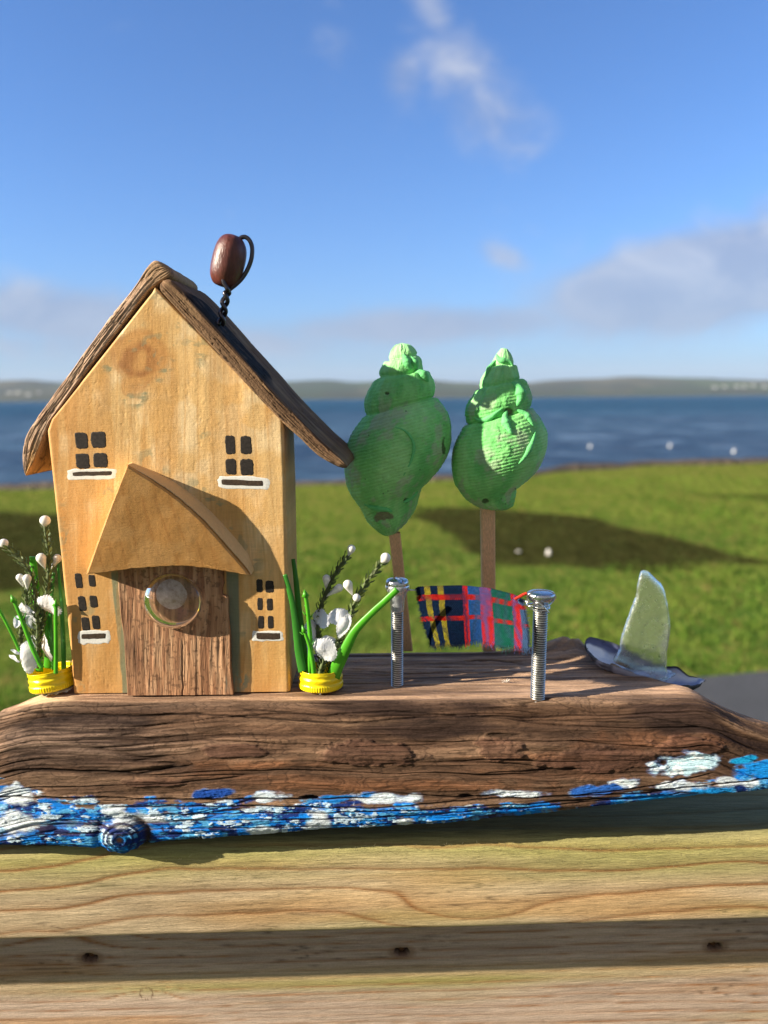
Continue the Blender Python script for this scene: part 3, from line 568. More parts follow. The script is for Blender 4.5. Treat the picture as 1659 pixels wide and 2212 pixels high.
# --- wall block
Lw = DP([(158, 1498), (150, 1400), (130, 1200), (114, 1050), (101, 930), (110, 905), (335, 622)], ident, HY)[:, [0, 2]]
Rw = DP([(626, 1497), (624, 1400), (620, 1200), (617, 1050), (612, 905), (603, 893), (336, 622)], ident, HY)[:, [0, 2]]
def wallcol(P):
    x, y, z = P[..., 0], P[..., 1], P[..., 2]; Q = P.copy(); Q[..., 1] = np.minimum(Q[..., 1], .004); px, py = proj(Q)
    wx = px+10*fbm(px*.008, py*.004, 0, 3, 131)
    n = fbm(wx*.05, py*.006, 0, 4, 133); n2 = fbm(wx*.018, py*.004, y*30, 3, 135); n3 = fbm(px*.02, py*.02, 0, 4, 137)
    c = np.ones(P.shape)*np.array((.71, .45, .19))
    c = lerp(c, np.array((.84, .64, .38)), sst(-.05, .45, n3+.6*n2+.25*np.exp(-((px-440)/170)**2)-.08)*.65)
    c = lerp(c, np.array((.60, .31, .09)), sst(.0, .4, n2)*.45)
    # grain lines that fan out downwards
    f = (px-420)/(26+.012*(py-600))+.5*fbm(px*.006, py*.004, 1, 3, 139)+.000*py; fr = f-np.floor(f); ln = np.clip(1-np.abs(fr-.5)/.09, 0, 1)*sst(640, 760, py)
    c = lerp(c, np.array((.56, .31, .11)), ln*.6)
    f3 = f*3.7+.3*fbm(px*.02, py*.006, 2, 3, 163); fr3 = f3-np.floor(f3); c = c*(1-.16*np.clip(1-np.abs(fr3-.5)/.22, 0, 1)*sst(-.3, .3, n3))[..., None]; c = c*(1+.22*fbm(wx*.09, py*.005, 0, 4, 165))[..., None]; c = lerp(c, np.array((.56, .29, .085)), sst(.02, .35, fbm(wx*.022+4, py*.0035, 0, 4, 167))*.6)
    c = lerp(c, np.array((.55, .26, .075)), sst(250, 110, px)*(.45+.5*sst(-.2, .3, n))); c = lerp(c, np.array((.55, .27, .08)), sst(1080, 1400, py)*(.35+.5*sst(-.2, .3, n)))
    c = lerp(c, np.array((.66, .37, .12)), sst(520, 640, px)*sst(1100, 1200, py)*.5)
    # knot
    kx, ky = px-306, py-770; kr = np.hypot((kx+ky*.25)/68, (ky-kx*.15)/62)*(1+.45*fbm(px*.014, py*.014, 0, 3, 141)); k = sst(1.15, .85, kr)
    rings = .5+.5*np.sin(kr*8.5+3.0*fbm(px*.03, py*.03, 0, 2, 143)); c = lerp(c, lerp(np.array((.34, .135, .04)), np.array((.56, .28, .09)), rings), k*.9)
    c = lerp(c, np.array((.50, .25, .09)), np.clip(1-np.abs(kr-1.0)/.07, 0, 1)*.6*sst(-.6, .4, ky/62-kx/90))
    st = sst(.05, .28, fbm(px*.035, py*.09, 0, 4, 145)); gr = np.array((.235, .245, .145))
    sm = np.maximum.reduce([st*np.exp(-((kr-1.12)/.16)**2)*sst(.15, .45, ky/62+.3), st*np.exp(-(((px-350)/34)**2+((py-640)/10)**2))*1.1, st*np.exp(-(((px-290)/18)**2+((py-690)/26)**2)), .8*st*np.exp(-(((px-434)/10)**2+((py-768)/26)**2)), .7*st*np.exp(-(((px-288)/30)**2+((py-748)/22)**2)), .9*st*np.exp(-(((px-260)/14)**2+((py-795)/28)**2)),
                           .6*st*np.exp(-(((px-135)/9)**2+((py-1110)/28)**2)), .8*st*np.exp(-(((px-552)/14)**2+((py-1215)/30)**2)), st*np.exp(-(((px-465)/60)**2+((py-1085-(px-465)*.7)/13)**2)), .6*sst(.2, .3, fbm(px*.05, py*.05, 0, 3, 147))*sst(.3, .5, fbm(px*.012, py*.012, 2, 2, 149))])
    c = lerp(c, gr, np.clip(sm, 0, 1)*.8)
    # dark diagonal smear beside upper left window
    c = lerp(c, np.array((.40, .24, .10)), np.exp(-(((px-210-(940-py)*.22)/11)**2+((py-870)/38)**2))*.6)
    # green painted bands where the door was glued
    xl = 252+(py-1235)*.072+2*fbm(py*.03, 0, 0, 3, 151); w = 15+4*fbm(py*.02, 0, 0, 2, 153)-(py-1235)*.03
    c = lerp(c, np.array((.20, .215, .13)), sst(w, w-2.5, np.abs(px-xl-2))*sst(1225, 1240, py)*.93)
    xr = 500+(py-1235)*.02; c = lerp(c, np.array((.155, .18, .12)), sst(15, 11.5, np.abs(px-xr-2))*sst(1225, 1240, py)*.93)
    teal = sst(.0, .12, fbm(px*.16, py*.10, 0, 3, 155))*np.exp(-(((px-523)/17)**2+((py-1472)/22)**2)**2); c = lerp(c, np.array((.10, .26, .22)), teal*.65)
    c = lerp(c, np.array((.50, .25, .08)), sst(.1, .5, fbm(px*.11, py*.010, 0, 4, 157))*.30)
    c = lerp(c, np.array((.30, .34, .24)), sst(.012, .02, y)*(.35+.5*sst(-.2, .3, fbm(y*90, z*12, 0, 3, 161)))*sst(620, 560, py*.6))
    return c*(1+.07*fbm(px*.5, py*.05, 0, 3, 159)+.05*fbm(px*.06, py*.8, 0, 3, 160))[..., None]
mwall = mat('house_pine', rough=.55, attr=True, grain=[((900, 900, 90), .92, 1.08), ((70, 900, 2000), .92, 1.08), ((35, 60, 35), .90, 1.1)], bump=[((160, 900, 2600), .00014), ((900, 900, 120), .00006), ((120, 120, 90), .00012), ((520, 520, 520), .00014)], spec=.2)
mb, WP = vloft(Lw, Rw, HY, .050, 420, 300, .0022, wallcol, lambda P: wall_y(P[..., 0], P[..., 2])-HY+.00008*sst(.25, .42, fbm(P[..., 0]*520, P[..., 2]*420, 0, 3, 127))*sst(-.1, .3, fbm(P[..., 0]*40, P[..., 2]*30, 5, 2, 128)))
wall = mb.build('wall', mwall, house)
# --- slab helper for roof boards: two outlines (x,z), thickness between them, depth in y
def slab(low, up, yf, yb_, nu, nv, colfn, dispfn, rnd=.30, capn=14, flare=0):
    lo = resample(low, nu, True); u2 = resample(up, nu, True)
    e = np.linspace(0, 1, nu); k = np.clip(np.minimum(e, 1-e)*nu/capn, 0, 1); k = np.sqrt(1-(1-k)**2)*.985+.015
    a = np.linspace(0, 2*math.pi, nv, endpoint=False); q = .17
    cx = np.sign(np.cos(a))*np.abs(np.cos(a))**q; cy = np.sign(np.sin(a))*np.abs(np.sin(a))**q
    # even out the spacing round the rounded rectangle
    rr = resample(np.c_[np.r_[cx, cx[:1]]*2.2, np.r_[cy, cy[:1]]], nv+1)[:-1]; cx, cy = rr[:, 0]/2.2, rr[:, 1]
    mid_ = (lo+u2)/2; hv = (u2-lo)/2*k[:, None]; P = np.zeros((nu, nv, 3))
    P[..., 0] = mid_[:, 0:1]+hv[:, 0:1]*cy[None]; P[..., 2] = mid_[:, 1:2]+hv[:, 1:2]*cy[None]
    P[..., 1] = (yf+yb_)/2+(yb_-yf)/2*cx[None]*(.9+.1*k[:, None])
    N = normals(P, True); cc = P.mean(1, keepdims=True); sg = np.sign(((P-cc)*N).sum(-1).mean()); N = N*sg
    dn = u2-lo; dn /= np.linalg.norm(dn, axis=1)[:, None]; P[..., 0] += flare*dn[:, 0:1]*(1+cx[None])/2; P[..., 2] += flare*dn[:, 1:2]*(1+cx[None])/2
    E = e[:, None]+0*P[..., 0]; CY = cy[None]+0*P[..., 0]; CX = cx[None]+0*P[..., 0]
    P = P+N*dispfn(P, E, CX, CY)[..., None]; c = colfn(P, E, CX, CY)
    mb = MB(); mb.grid(P, c, wv=True)
    for k_ in (0, -1): mb.add(P[k_], [tuple(range(nv))], c[k_])
    return mb, P
def rdisp(seed, amp=1.0, ax=None):
    def f(P, E, CX, CY):
        s = E*.2; t = CY*.006+CX*.02
        return amp*(.0004*fbm(s*30, CX*3, CY*3, 4, seed)+.00045*fbm(s*40, CX*22, CY*9, 4, seed+2)-.0007*np.clip(1-np.abs(fbm(s*25, CX*12, CY*6, 3, seed+4))/.08, 0, 1)**2)
    return f
lo = DP([(600, 420), (540, 515), (400, 700), (300, 840), (232, 935), (200, 1010), (165, 1110), (126, 1190)][::-1]+[(650, 372), (700, 330), (770, 275)], z1, -.007)[:, [0, 2]]
lo = DP([(112, 1192), (150, 1128), (190, 1030), (228, 945), (300, 845), (400, 705), (540, 520), (650, 378), (712, 322), (788, 276)], z1, .0003)[:, [0, 2]]
up = DP([(104, 1180), (97, 1085), (118, 990), (210, 858), (330, 690), (480, 487), (600, 328), (655, 245), (688, 214), (722, 212)], z1, .0003)[:, [0, 2]]
def lcol(P, E, CX, CY):
    c = np.ones(P.shape)*np.array((.50, .33, .225)); s = E*6
    a = fbm(E*6, CY*5, CX*4, 4, 171); b = fbm(E*12, CY*8, CX*12, 4, 173)
    c = lerp(c, np.array((.26, .15, .095)), sst(.0, .35, b)*.6); c = lerp(c, np.array((.50, .35, .25)), sst(.05, .4, -a)*.6)
    c = lerp(c, np.array((.50, .27, .10)), sst(.22, .05, E)*sst(.15, -.2, CY)*.85); c = lerp(c, np.array((.36, .22, .11)), sst(.86, .94, E)*.6)
    cr_ = np.clip(1-np.abs(fbm(E*7, CY*7, CX*3, 3, 175))/.05, 0, 1); return lerp(c, np.array((.06, .03, .02)), cr_*.7)*(1+.2*b)[..., None]
mroof = mat('roof_driftwood', rough=.8, attr=True, grain=[((300, 900, 300), .85, 1.15)], bump=[((700, 900, 700), .0004)], spec=.1)
mb, _ = slab(lo, up, .0003, .066, 520, 200, lcol, rdisp(181, 1.1), capn=16)
rl = mb.build('roof', mroof, house); rl['label'] = 'pale barky left roof board in full sun'
lo = DP([(700, 332), (760, 402), (900, 553), (1000, 662), (1100, 770), (1200, 876), (1280, 957), (1350, 1022), (1440, 1104), (1545, 1157)], z1, -.004)[:, [0, 2]]
up = DP([(748, 284), (822, 350), (955, 494), (1060, 612), (1165, 728), (1262, 838), (1360, 940), (1440, 1020), (1520, 1090), (1572, 1145)], z1, -.004)[:, [0, 2]]
def rcol(P, E, CX, CY):
    c = np.ones(P.shape)*np.array((.19, .11, .062)); a = fbm(E*7, CY*4, CX*5, 4, 191); b = fbm(E*8, CY*8, CX*26, 4, 193)
    c = lerp(c, np.array((.065, .036, .022)), sst(.0, .35, b)*.7); c = lerp(c, np.array((.30, .185, .10)), sst(.05, .4, -a)*.6)
    c = lerp(c, np.array((.27, .17, .10)), sst(.9, .98, E)*.6); c = lerp(c, np.array((.26, .16, .09)), sst(.2, -.6, CY)*sst(-.3, -.9, CX)*.35)
    yy = P[..., 1]; w = .030*sst(.06, .13, E)*(1-sst(.48, .62, E))+.0*yy; k = sst(.55, .9, CY)*sst(w+.002, w-.002, yy+.003*fbm(E*25, yy*60, 0, 3, 197)+.0)*sst(.07, .10, E+.02*fbm(E*3, yy*90, 0, 3, 198))*sst(.60, .5, E+.03*fbm(E*9, yy*160, 0, 3, 199))
    k = k*sst(-.0035, -.0022, yy); c = lerp(c, np.array((.012, .011, .012)), k*(.96-.3*sst(.25, .5, fbm(E*22, yy*300, 0, 3, 196))))
    hole = sst(.36, .42, fbm(E*16, CY*2, CX*4, 3, 195))*sst(-.2, -.6, CY); return lerp(c, np.array((.02, .012, .01)), hole*.8)*(1+.2*b)[..., None]
mb, RP = slab(lo, up, -.004, .070, 520, 200, rcol, rdisp(201, .9), capn=16, flare=.0035)
rr_ = mb.build('roof', mroof, house); rr_['label'] = 'dark brown right roof board with a long black scorched streak'
# --- hood over the door
HF = [(672, 212), (760, 266), (860, 330), (935, 385), (1000, 440), (1080, 512), (1150, 590), (1230, 680), (1300, 760), (1335, 803), (1240, 785), (1170, 772), (1100, 762), (1010, 752), (920, 750), (810, 757), (700, 765), (560, 785), (455, 795), (488, 702), (520, 610), (555, 515), (590, 420), (630, 318)]
HO = [(702, 197), (820, 240), (940, 300), (1005, 345), (1060, 388), (1132, 455), (1200, 525), (1270, 600), (1330, 675), (1358, 765), (1260, 768), (1180, 760), (1100, 750), (1010, 742), (920, 740), (810, 746), (700, 752), (575, 770), (478, 780), (510, 692), (540, 600), (575, 510), (612, 410), (650, 305)]
def hood_d(x): return np.interp(x, [-.185, -.065], [.0235, .0042])
hf = DP(HF, z2, -.015)
for it in range(4): hf = DP(HF, z2, -hood_d(hf[:, 0]))
ho = DP(HO, z2, .0015)
hm = (hf*.45+np.c_[ho[:, 0], hf[:, 1]*.0-.002, ho[:, 2]]*.55)
# fill the front with a fine grid clipped by outline rows: polar fan about a centre line
cen_ = DP([(850, 610)], z2, 0)[0]; cen_[1] = -float(hood_d(cen_[0]))
def dens(p, n=12):
    p = np.vstack([p, p[:1]]); out = []
    for a, b in zip(p[:-1], p[1:]): out += [a+(b-a)*k/n for k in range(n)]
    return np.array(out)
hfd, hod = dens(hf), dens(ho); jag = .00025*fbm(np.arange(len(hfd))*.4, 0, 0, 3, 211); hfd[:, 2] += jag
rows = []
for k in np.r_[np.linspace(0.02, 1, 59)**.8*.972, 1.0]:
    r_ = cen_+(hfd-cen_)*k; r_[:, 1] = -hood_d(r_[:, 0])-.0003*fbm(r_[:, 0]*60, r_[:, 2]*50, 0, 3, 213); 
    if k > .985: r_[:, 1] += .0020
    rows.append(r_)
ed = hfd.copy(); ed[:, 1] = -hood_d(hfd[:, 0])+.0032; ed += (hod-hfd)*.05; ed[:, 1] = -hood_d(hfd[:, 0])+.0032; rows.append(ed)
nk = 14
for k in np.linspace(.12, 1, nk):
    r_ = hfd*(1-k)+hod*k; rows.append(r_)
HPm = np.array(rows); px_, py_ = proj(HPm)
f = (px_-330)*.028+(py_-1100)*-.008+1.3*fbm(px_*.006, py_*.004, 0, 3, 215); fr = f-np.floor(f)
hc = np.ones(HPm.shape)*np.array((.58, .285, .085)); hc = lerp(hc, np.array((.46, .20, .055)), np.clip(1-np.abs(fr-.5)/.16, 0, 1)*.55); hc = lerp(hc, np.array((.68, .38, .14)), sst(0, .4, fbm(px_*.02, py_*.02, 0, 4, 217))*.5)
hc = lerp(hc, np.array((.80, .55, .28)), np.repeat((np.arange(len(rows)) >= 60)[:, None], HPm.shape[1], 1)*.7)
mb = MB(); mb.grid(HPm, hc, wv=True); mb.add(HPm[0], [tuple(range(HPm.shape[1]))], hc[0])
mb.build('porch_roof', mat('hood_pine', rough=.6, attr=True, grain=[((900, 900, 140), .92, 1.08), ((60, 60, 60), .95, 1.05)], bump=[((140, 900, 2400), .00012), ((400, 400, 400), .00012)], spec=.2), house)
# --- door slab
Ld = DP([(215, 1545), (200, 1300), (175, 900), (150, 750), (118, 420), (105, 60)], z6, -.003)[:, [0, 2]]
Rd = DP([(1366, 1562), (1335, 1250), (1330, 900), (1302, 650), (1303, 520), (1298, 478), (1243, 455), (1240, 400), (1258, 340), (1240, 60)], z6, -.003)[:, [0, 2]]
def doorcol(P):
    px, py = proj(P); wx = px+5*fbm(px*.02, py*.01, 0, 3, 221)
    n = fbm(wx*.14, py*.012, 0, 4, 223); n2 = fbm(wx*.4, py*.03, 0, 3, 225); n3 = fbm(px*.03, py*.02, 0, 4, 227)
    c = np.ones(P.shape)*np.array((.40, .205, .105)); c = lerp(c, np.array((.24, .105, .05)), sst(0, .4, n)*.8); c = lerp(c, np.array((.55, .33, .19)), sst(.05, .4, -n+.5*n3)*.6)
    c = lerp(c, np.array((.10, .05, .03)), sst(.25, .45, n2)*.5); c = lerp(c, np.array((.13, .065, .04)), np.exp(-(((px-285)/17)**2+((py-1405)/38)**2))*.7*sst(-.5, .2, n2))
    sp_ = np.abs(px-(393+.01*(py-1300)+1.6*fbm(py*.05, 0, 0, 3, 229))); c = lerp(c, np.array((.10, .045, .025)), sst(2.2, .5, sp_)*sst(1370, 1400, py)*.85)
    c = lerp(c, np.array((.12, .06, .03)), sst(8, 1, np.abs(px-np.interp(py, [1235, 1300, 1380, 1500], [257, 264, 270, 275])))*.5)
    c = lerp(c, np.array((.12, .06, .03)), sst(.3, .4, fbm(px*.15, py*.15, 0, 3, 231))*.6)
    c = lerp(c, np.array((.16, .26, .23)), np.exp(-(((px-487)/10)**2+((py-1478)/14)**2))*sst(0, .2, n2)*.5); return c*(1+.15*n2)[..., None]
def ddisp(P):
    px, py = proj(P); sp_ = np.abs(px-(393+.01*(py-1300)+1.6*fbm(py*.05, 0, 0, 3, 229)))
    return -.0003*fbm(px*.15, py*.012, 0, 4, 223)+.0006*sst(2.5, 0, sp_)*sst(1370, 1400, py)-.0005*fbm(px*.02, py*.012, 0, 3, 233)
mdoor = mat('door_driftwood', rough=.75, attr=True, grain=[((1100, 900, 90), .85, 1.15)], bump=[((1500, 900, 110), .00035)], spec=.3)
mb, _ = vloft(Ld, Rd, -.0036, -.0003, 300, 260, .0007, doorcol, ddisp, side_n=5); door = mb.build('door', mdoor, house)
# --- glass bead on the door, with its disc of glue
mglass = mat('clear_glass', (.97, .96, .97), .0, trans=1.0, ior=1.45, spec=.5)
gc = D(374, 1297, -.0042); gr_ = (D(438, 1297, -.0042)-gc)[0]
mb = MB(); rows = []; a = np.linspace(0, 2*math.pi, 96, endpoint=False)
for k in np.linspace(0, 1, 40):
    th = k*math.pi/2; rr = gr_*math.cos(th)**.85 if k < 1 else 1e-5; yy = -.0006-.0078*math.sin(th); rows.append(np.stack([rr*np.cos(a), np.full(96, yy), rr*.965*np.sin(a)], 1))
rows = [rows[0]*[.97, 0, .97]+[0, 0, 0]]+rows; rows = [rows[0]*[1e-3, 1, 1e-3]]+rows
mb.grid(np.array(rows)+gc, wv=True); bead = mb.build('glass_bead', mglass, door); bead['label'] = 'clear domed glass bead glued on the door'
mglue = bpy.data.materials.new('glue'); mglue.use_nodes = True; t = NT(mglue.node_tree); p = t.n['Principled BSDF']; t.l.new(t.mix(t.maprange(t.noise(t.coord((130, 130, 130)), 1, 5, .7), .35, .65), (.36, .25, .20), (.74, .64, .62)), p.inputs['Base Color']); p.inputs['Roughness'].default_value = .25
p.inputs['Alpha'].default_value = 1; t.l.new(t.node('ShaderNodeBump', {'Height': t.noise(t.coord((220, 220, 220)), 1, 3), 'Distance': .0008}).outputs[0], p.inputs['Normal'])
mb = MB(); g0 = D(366, 1285, -.0040); k = np.linspace(0, 1, 14); P = []
for kk in k: P.append(np.stack([(gr_*.60*kk*(1+.06*fbm(np.cos(a)*2, np.sin(a)*2, 0, 3, 5)))*np.cos(a), np.full(96, -.00015*(1-kk**4)), (gr_*.60*kk*(1+.06*fbm(np.cos(a)*2, np.sin(a)*2, 0, 3, 6)))*np.sin(a)], 1)+g0)
P = np.array(P); mb.grid(P[::-1], wv=True); gl = mb.build('glue_spot', mglue, door)
# --- drawn windows
mblack = mat('black_ink', (.016, .012, .010), .6, grain=[((700, 700, 700), .5, 2.2), ((400, 900, 1500), .6, 1.6)], spec=.3)
mwhite = mat('white_paint_pen', (.78, .76, .72), .6, grain=[((900, 900, 900), .8, 1.1)], spec=.3)
minkw = mat('brown_ink', (.035, .022, .014), .6, grain=[((700, 700, 700), .5, 2.4)], spec=.3)
def patch2(mb, box, fr, lift, seed, sk=0.0, rnd=.28, jit=.03, c=None, hole=None):
    x0, x1, y0, y1 = box; n = 22; u = np.linspace(-1, 1, n); A, B = np.meshgrid(u, u, indexing='ij')
    k = 1-rnd*(np.abs(A)**4*np.abs(B)**4)*.5; x = (x0+x1)/2+(x1-x0)/2*A*k; y = (y0+y1)/2+(y1-y0)/2*B*k
    w = x1-x0; h = y1-y0; e = np.maximum(np.abs(A), np.abs(B))**3
    x = x+jit*min(w, h)*e*2*fbm(A*3+seed, B*3, 0, 3, 7)+sk*(y-(y0+y1)/2); y = y+jit*min(w, h)*e*2*fbm(A*3, B*3+seed, 0, 3, 9)
    X_, Y_ = fr(x, y); P = D(X_, Y_, 0.0); P[..., 1] = wall_y(P[..., 0], P[..., 2])-lift*np.where(e > .97, 0.1, 1)
    mb.grid(P)
def window(panes, sill, inner, sk, seed, label, tilt=0):
    mb = MB()
    for i, (a, b, c_, d_) in enumerate(panes): patch2(mb, (a, b, c_, d_), z2, .00012, seed+i*3.1, sk)
    w = mb.build('window', mblack, house); w['label'] = label
    def tl(fr): return lambda x, y: fr(x, y+tilt*(x-(sill[0]+sill[1])/2))
    mb = MB(); patch2(mb, sill, tl(z2), .00016, seed+20, 0, .2, .05); s_ = mb.build('sill', mwhite, w)
    mb = MB(); patch2(mb, inner, tl(z2), .00024, seed+30, 0, .2, .06); mb.build('sill_inset', minkw, w)
window([(400, 468, 38, 125), (485, 566, 35, 122), (403, 478, 150, 232), (498, 575, 148, 226)], (356, 620, 231, 291), (380, 604, 246, 270), .10, 1, 'upper left window of four black panes with a white sill', -.03)
window([(1198, 1253, 55, 155), (1278, 1340, 57, 155), (1201, 1258, 178, 265), (1279, 1350, 180, 268)], (1158, 1433, 274, 342), (1172, 1408, 291, 322), .05, 50, 'upper right window of four black panes with a white sill', .035)
window([(400, 438, 788, 868), (472, 508, 797, 860), (417, 458, 910, 990), (478, 519, 907, 972), (434, 478, 1022, 1095), (490, 532, 1013, 1087)], (416, 586, 1093, 1165), (430, 568, 1108, 1138), .12, 90, 'lower left window of six small black panes with a white sill', -.03)
window([(1364, 1398, 820, 890), (1412, 1458, 828, 892), (1369, 1398, 920, 985), (1420, 1452, 922, 987), (1373, 1405, 1015, 1083), (1425, 1456, 1015, 1083)], (1340, 1508, 1096, 1150), (1360, 1496, 1104, 1141), .02, 130, 'lower right window of six small black panes with a white sill', .02)
# --- chimney smoke: brown wooden bead on twisted wire
def ch(x, y): return 428.5+np.asarray(x)*.1107, 489.7+np.asarray(y)*.1107
CHY = .009
mbead = mat('brown_bead', (.105, .028, .020), .38, grain=[((300, 300, 120), .6, 1.5), ((900, 900, 400), .8, 1.25)], bump=[((900, 900, 300), .0003)], spec=.5)
mwire = mat('dark_wire', (.10, .09, .10), .3, .9)
c0 = DP([(585, 680)], ch, CHY)[0]; c1 = DP([(700, 180)], ch, CHY)[0]; ax = c1-c0; hl = np.linalg.norm(ax)*1.0; ax /= np.linalg.norm(ax); rb = abs((DP([(905, 680)], ch, CHY)-DP([(585, 680)], ch, CHY))[0, 0])*1.0
sx_ = np.cross(ax, [0, 1, 0]); rows = []
for k in np.linspace(0.0, 1, 60):
    th = math.pi*k; zc_ = -math.cos(th); s_ = math.sin(th); q = .62; r_ = rb*s_**q if s_ > 0 else 0; h_ = hl*np.sign(zc_)*abs(zc_)**.8
    rows.append(c0+ax*h_+r_*(np.cos(a)[:, None]*sx_+np.sin(a)[:, None]*np.array([0, 1.0, 0])))
P = np.array(rows); P += ((P-c0)/rb)*(.0004*fbm(P[..., 0]*120, P[..., 1]*120, P[..., 2]*60, 3, 241))[..., None]
mb = MB(); mb.grid(P, wv=True); chim = mb.build('smoke_bead', mbead, house)
wp = DP([(700, 400), (760, 300), (810, 235), (860, 205), (920, 203), (985, 250), (1030, 330), (1052, 440), (1040, 600), (1000, 740), (930, 890), (840, 1020), (740, 1120), (640, 1200), (600, 1235)], ch, CHY)
wp = resample(wp, 90, True); cx_ = resample(DP([(585, 1250), (545, 1330), (520, 1450), (500, 1560), (480, 1680), (455, 1800), (430, 1920)], ch, CHY), 90, True)
tw = np.linspace(0, 2*math.pi*1.65, 90); am = .0015; mb = MB(); off = np.stack([np.cos(tw), np.sin(tw), 0*tw], 1)*am; ease = sst(0, .08, np.linspace(0, 1, 90))[:, None]
mb.tube(np.vstack([wp[:-2], cx_+off*ease]), .00125, 14); p2 = resample(DP([(480, 1020), (500, 1100), (545, 1180), (575, 1240)], ch, CHY-.006), 20, True)
mb.tube(np.vstack([p2[:-1], cx_-off*ease]), .00125, 14); mb.build('wire', mwire, chim)
# ------------------------------------------------------------------ painted whelk-shell trees on wooden sticks
mshell = mat('green_shell_paint', rough=.62, attr=True, grain=[((300, 300, 300), .9, 1.1), ((60, 60, 60), .88, 1.12)], bump=[((350, 350, 1400), .00025), ((900, 900, 900), .0003), ((250, 250, 900), .0004)], spec=.12)
mstick = mat('stick_wood', (.78, .48, .27), .7, grain=[((1500, 1500, 60), .7, 1.25)], bump=[((1600, 1600, 60), .0003)], spec=.25)
def shell(name_label, rowsLR, y0, seed, stick, sw, lab_extra, chip, lip, cap):
    L = np.array([r[0] for r in rowsLR], float); Rr = np.array([r[1] for r in rowsLR], float)
    Lw_, Rw_ = DP(L, z3, y0), DP(Rr, z3, y0)
    Lw_0, Rw_0 = Lw_, Rw_
    LR = resample(np.hstack([Lw_, Rw_]), 330, True); Lw_, Rw_ = LR[:, :3], LR[:, 3:]
    mid_ = (Lw_+Rw_)/2; hv = (Rw_-Lw_)/2; r_ = np.linalg.norm(hv, axis=1); na = 420; a = np.linspace(0, 2*math.pi, na, endpoint=False)
    P = mid_[:, None]+hv[:, None]*np.cos(a)[None, :, None]+r_[:, None, None]*.92*np.sin(a)[None, :, None]*np.array([0, 1.0, 0])
    # front surface sags a little between the sutures (spiral)
    N = normals(P, True); cc = P.mean(1, keepdims=True); N = N*np.sign(((P-cc)*N).sum(-1).mean())
    u = np.linspace(0, 1, 330)[:, None]; s = np.r_[0, np.cumsum(np.linalg.norm(np.diff(mid_, axis=0), axis=1))][:, None]; A = a[None]+0*u
    ca, sa = np.cos(A), np.sin(A)
    ribs = np.sin(s*2*math.pi/.0021+1.2*fbm(ca*1.5, sa*1.5, u*6, 3, seed)); ax_ = fbm(ca*6, sa*6, u*3, 3, seed+2); lump = fbm(ca*1.8, sa*1.8, u*9, 4, seed+4)
    fold = np.sin(A*11+2*lump)*sst(.42, .12, u)*r_[:, None]*.035
    dsp = 0.00014*ribs*sst(.1, .4, u)+.0004*lump+.0003*ax_+.45*fold+.00025*fbm(ca*9, sa*9, u*40, 3, seed+8)
    for kk in (3, 6, 10):
        q = (Lw_0[kk]+Rw_0[kk])/2; sk = s[int(np.argmin(np.linalg.norm(mid_-q, axis=1))), 0]; dd = s-sk+.0006*fbm(ca*2, sa*2, kk, 3, seed+30)
        dsp = dsp-.0011*np.exp(-(dd/.0008)**2)+.0006*np.exp(-((dd-.0022)/.0013)**2)
    dsp = dsp+.0003*sst(.1, .3, fbm(ca*5, sa*5, u*22, 4, seed+32))
    dsp = dsp*np.minimum(1, r_[:, None]/.008)
    px, py = proj(P)
    fm = (P[..., 1] < y0+.002)
    for (x, y, rx, ry, dep) in chip:
        X_, Y_ = z3(x, y); k = np.hypot((px-X_)/(rx*.406), (py-Y_)/(ry*.406))+.5*fbm(px*.06, py*.06, 0, 3, seed+11); dsp = dsp-dep*sst(1.15, .8, k)*fm
    P = P+N*dsp[..., None]
    g = fbm(ca*2, sa*2, u*5, 4, seed+20); g2 = fbm(ca*7, sa*7, u*60, 4, seed+22)
    c = np.ones(P.shape)*np.array((.25, .66, .21)); c = lerp(c, np.array((.40, .76, .30)), sst(.0, .4, g)*.7); c = lerp(c, np.array((.14, .52, .14)), sst(.0, .4, -g)*.75)
    c = lerp(c, np.array((.42, .47, .34)), sst(.10, .38, fbm(ca*2.3+5, sa*2.3, u*7, 4, seed+24)+.25*g2)*.62*sst(.2, .35, u)); c = lerp(c, np.array((.40, .78, .38)), sst(.25, .05, u)*.5)
    c = lerp(c, np.array((.03, .20, .06)), np.clip(-ribs, 0, 1)*.12*sst(.1, .4, u))
    for (x, y, rx, ry, dep) in chip:
        X_, Y_ = z3(x, y); k = np.hypot((px-X_)/(rx*.406), (py-Y_)/(ry*.406))+.6*fbm(px*.07, py*.07, 0, 4, seed+11); c = lerp(c, np.array((.22, .17, .12)) if rx > 20 else np.array((.05, .05, .03)), sst(1.05, .8, k)*fm*.8)
    for i in range(9):
        x, y = (rng.uniform(300, 900) if seed < 350 else rng.uniform(900, 1400)), rng.uniform(420, 960); X_, Y_ = z3(x, y); k = np.hypot((px-X_)/1.3, (py-Y_)/1.8); c = lerp(c, np.array((.02, .03, .02)), sst(1.2, .6, k)*fm*.8)
    root = thing('tree', tuple(DZ(*stick[-1], 0)), name_label, 'tree', 'green shell trees')
    mb = MB(); mb.grid(P, c, wv=True); mb.add(P[0], [tuple(range(na))], c[0]); mb.add(P[-1], [tuple(range(na))], c[-1])
    cr = mb.build('crown', mshell, root)
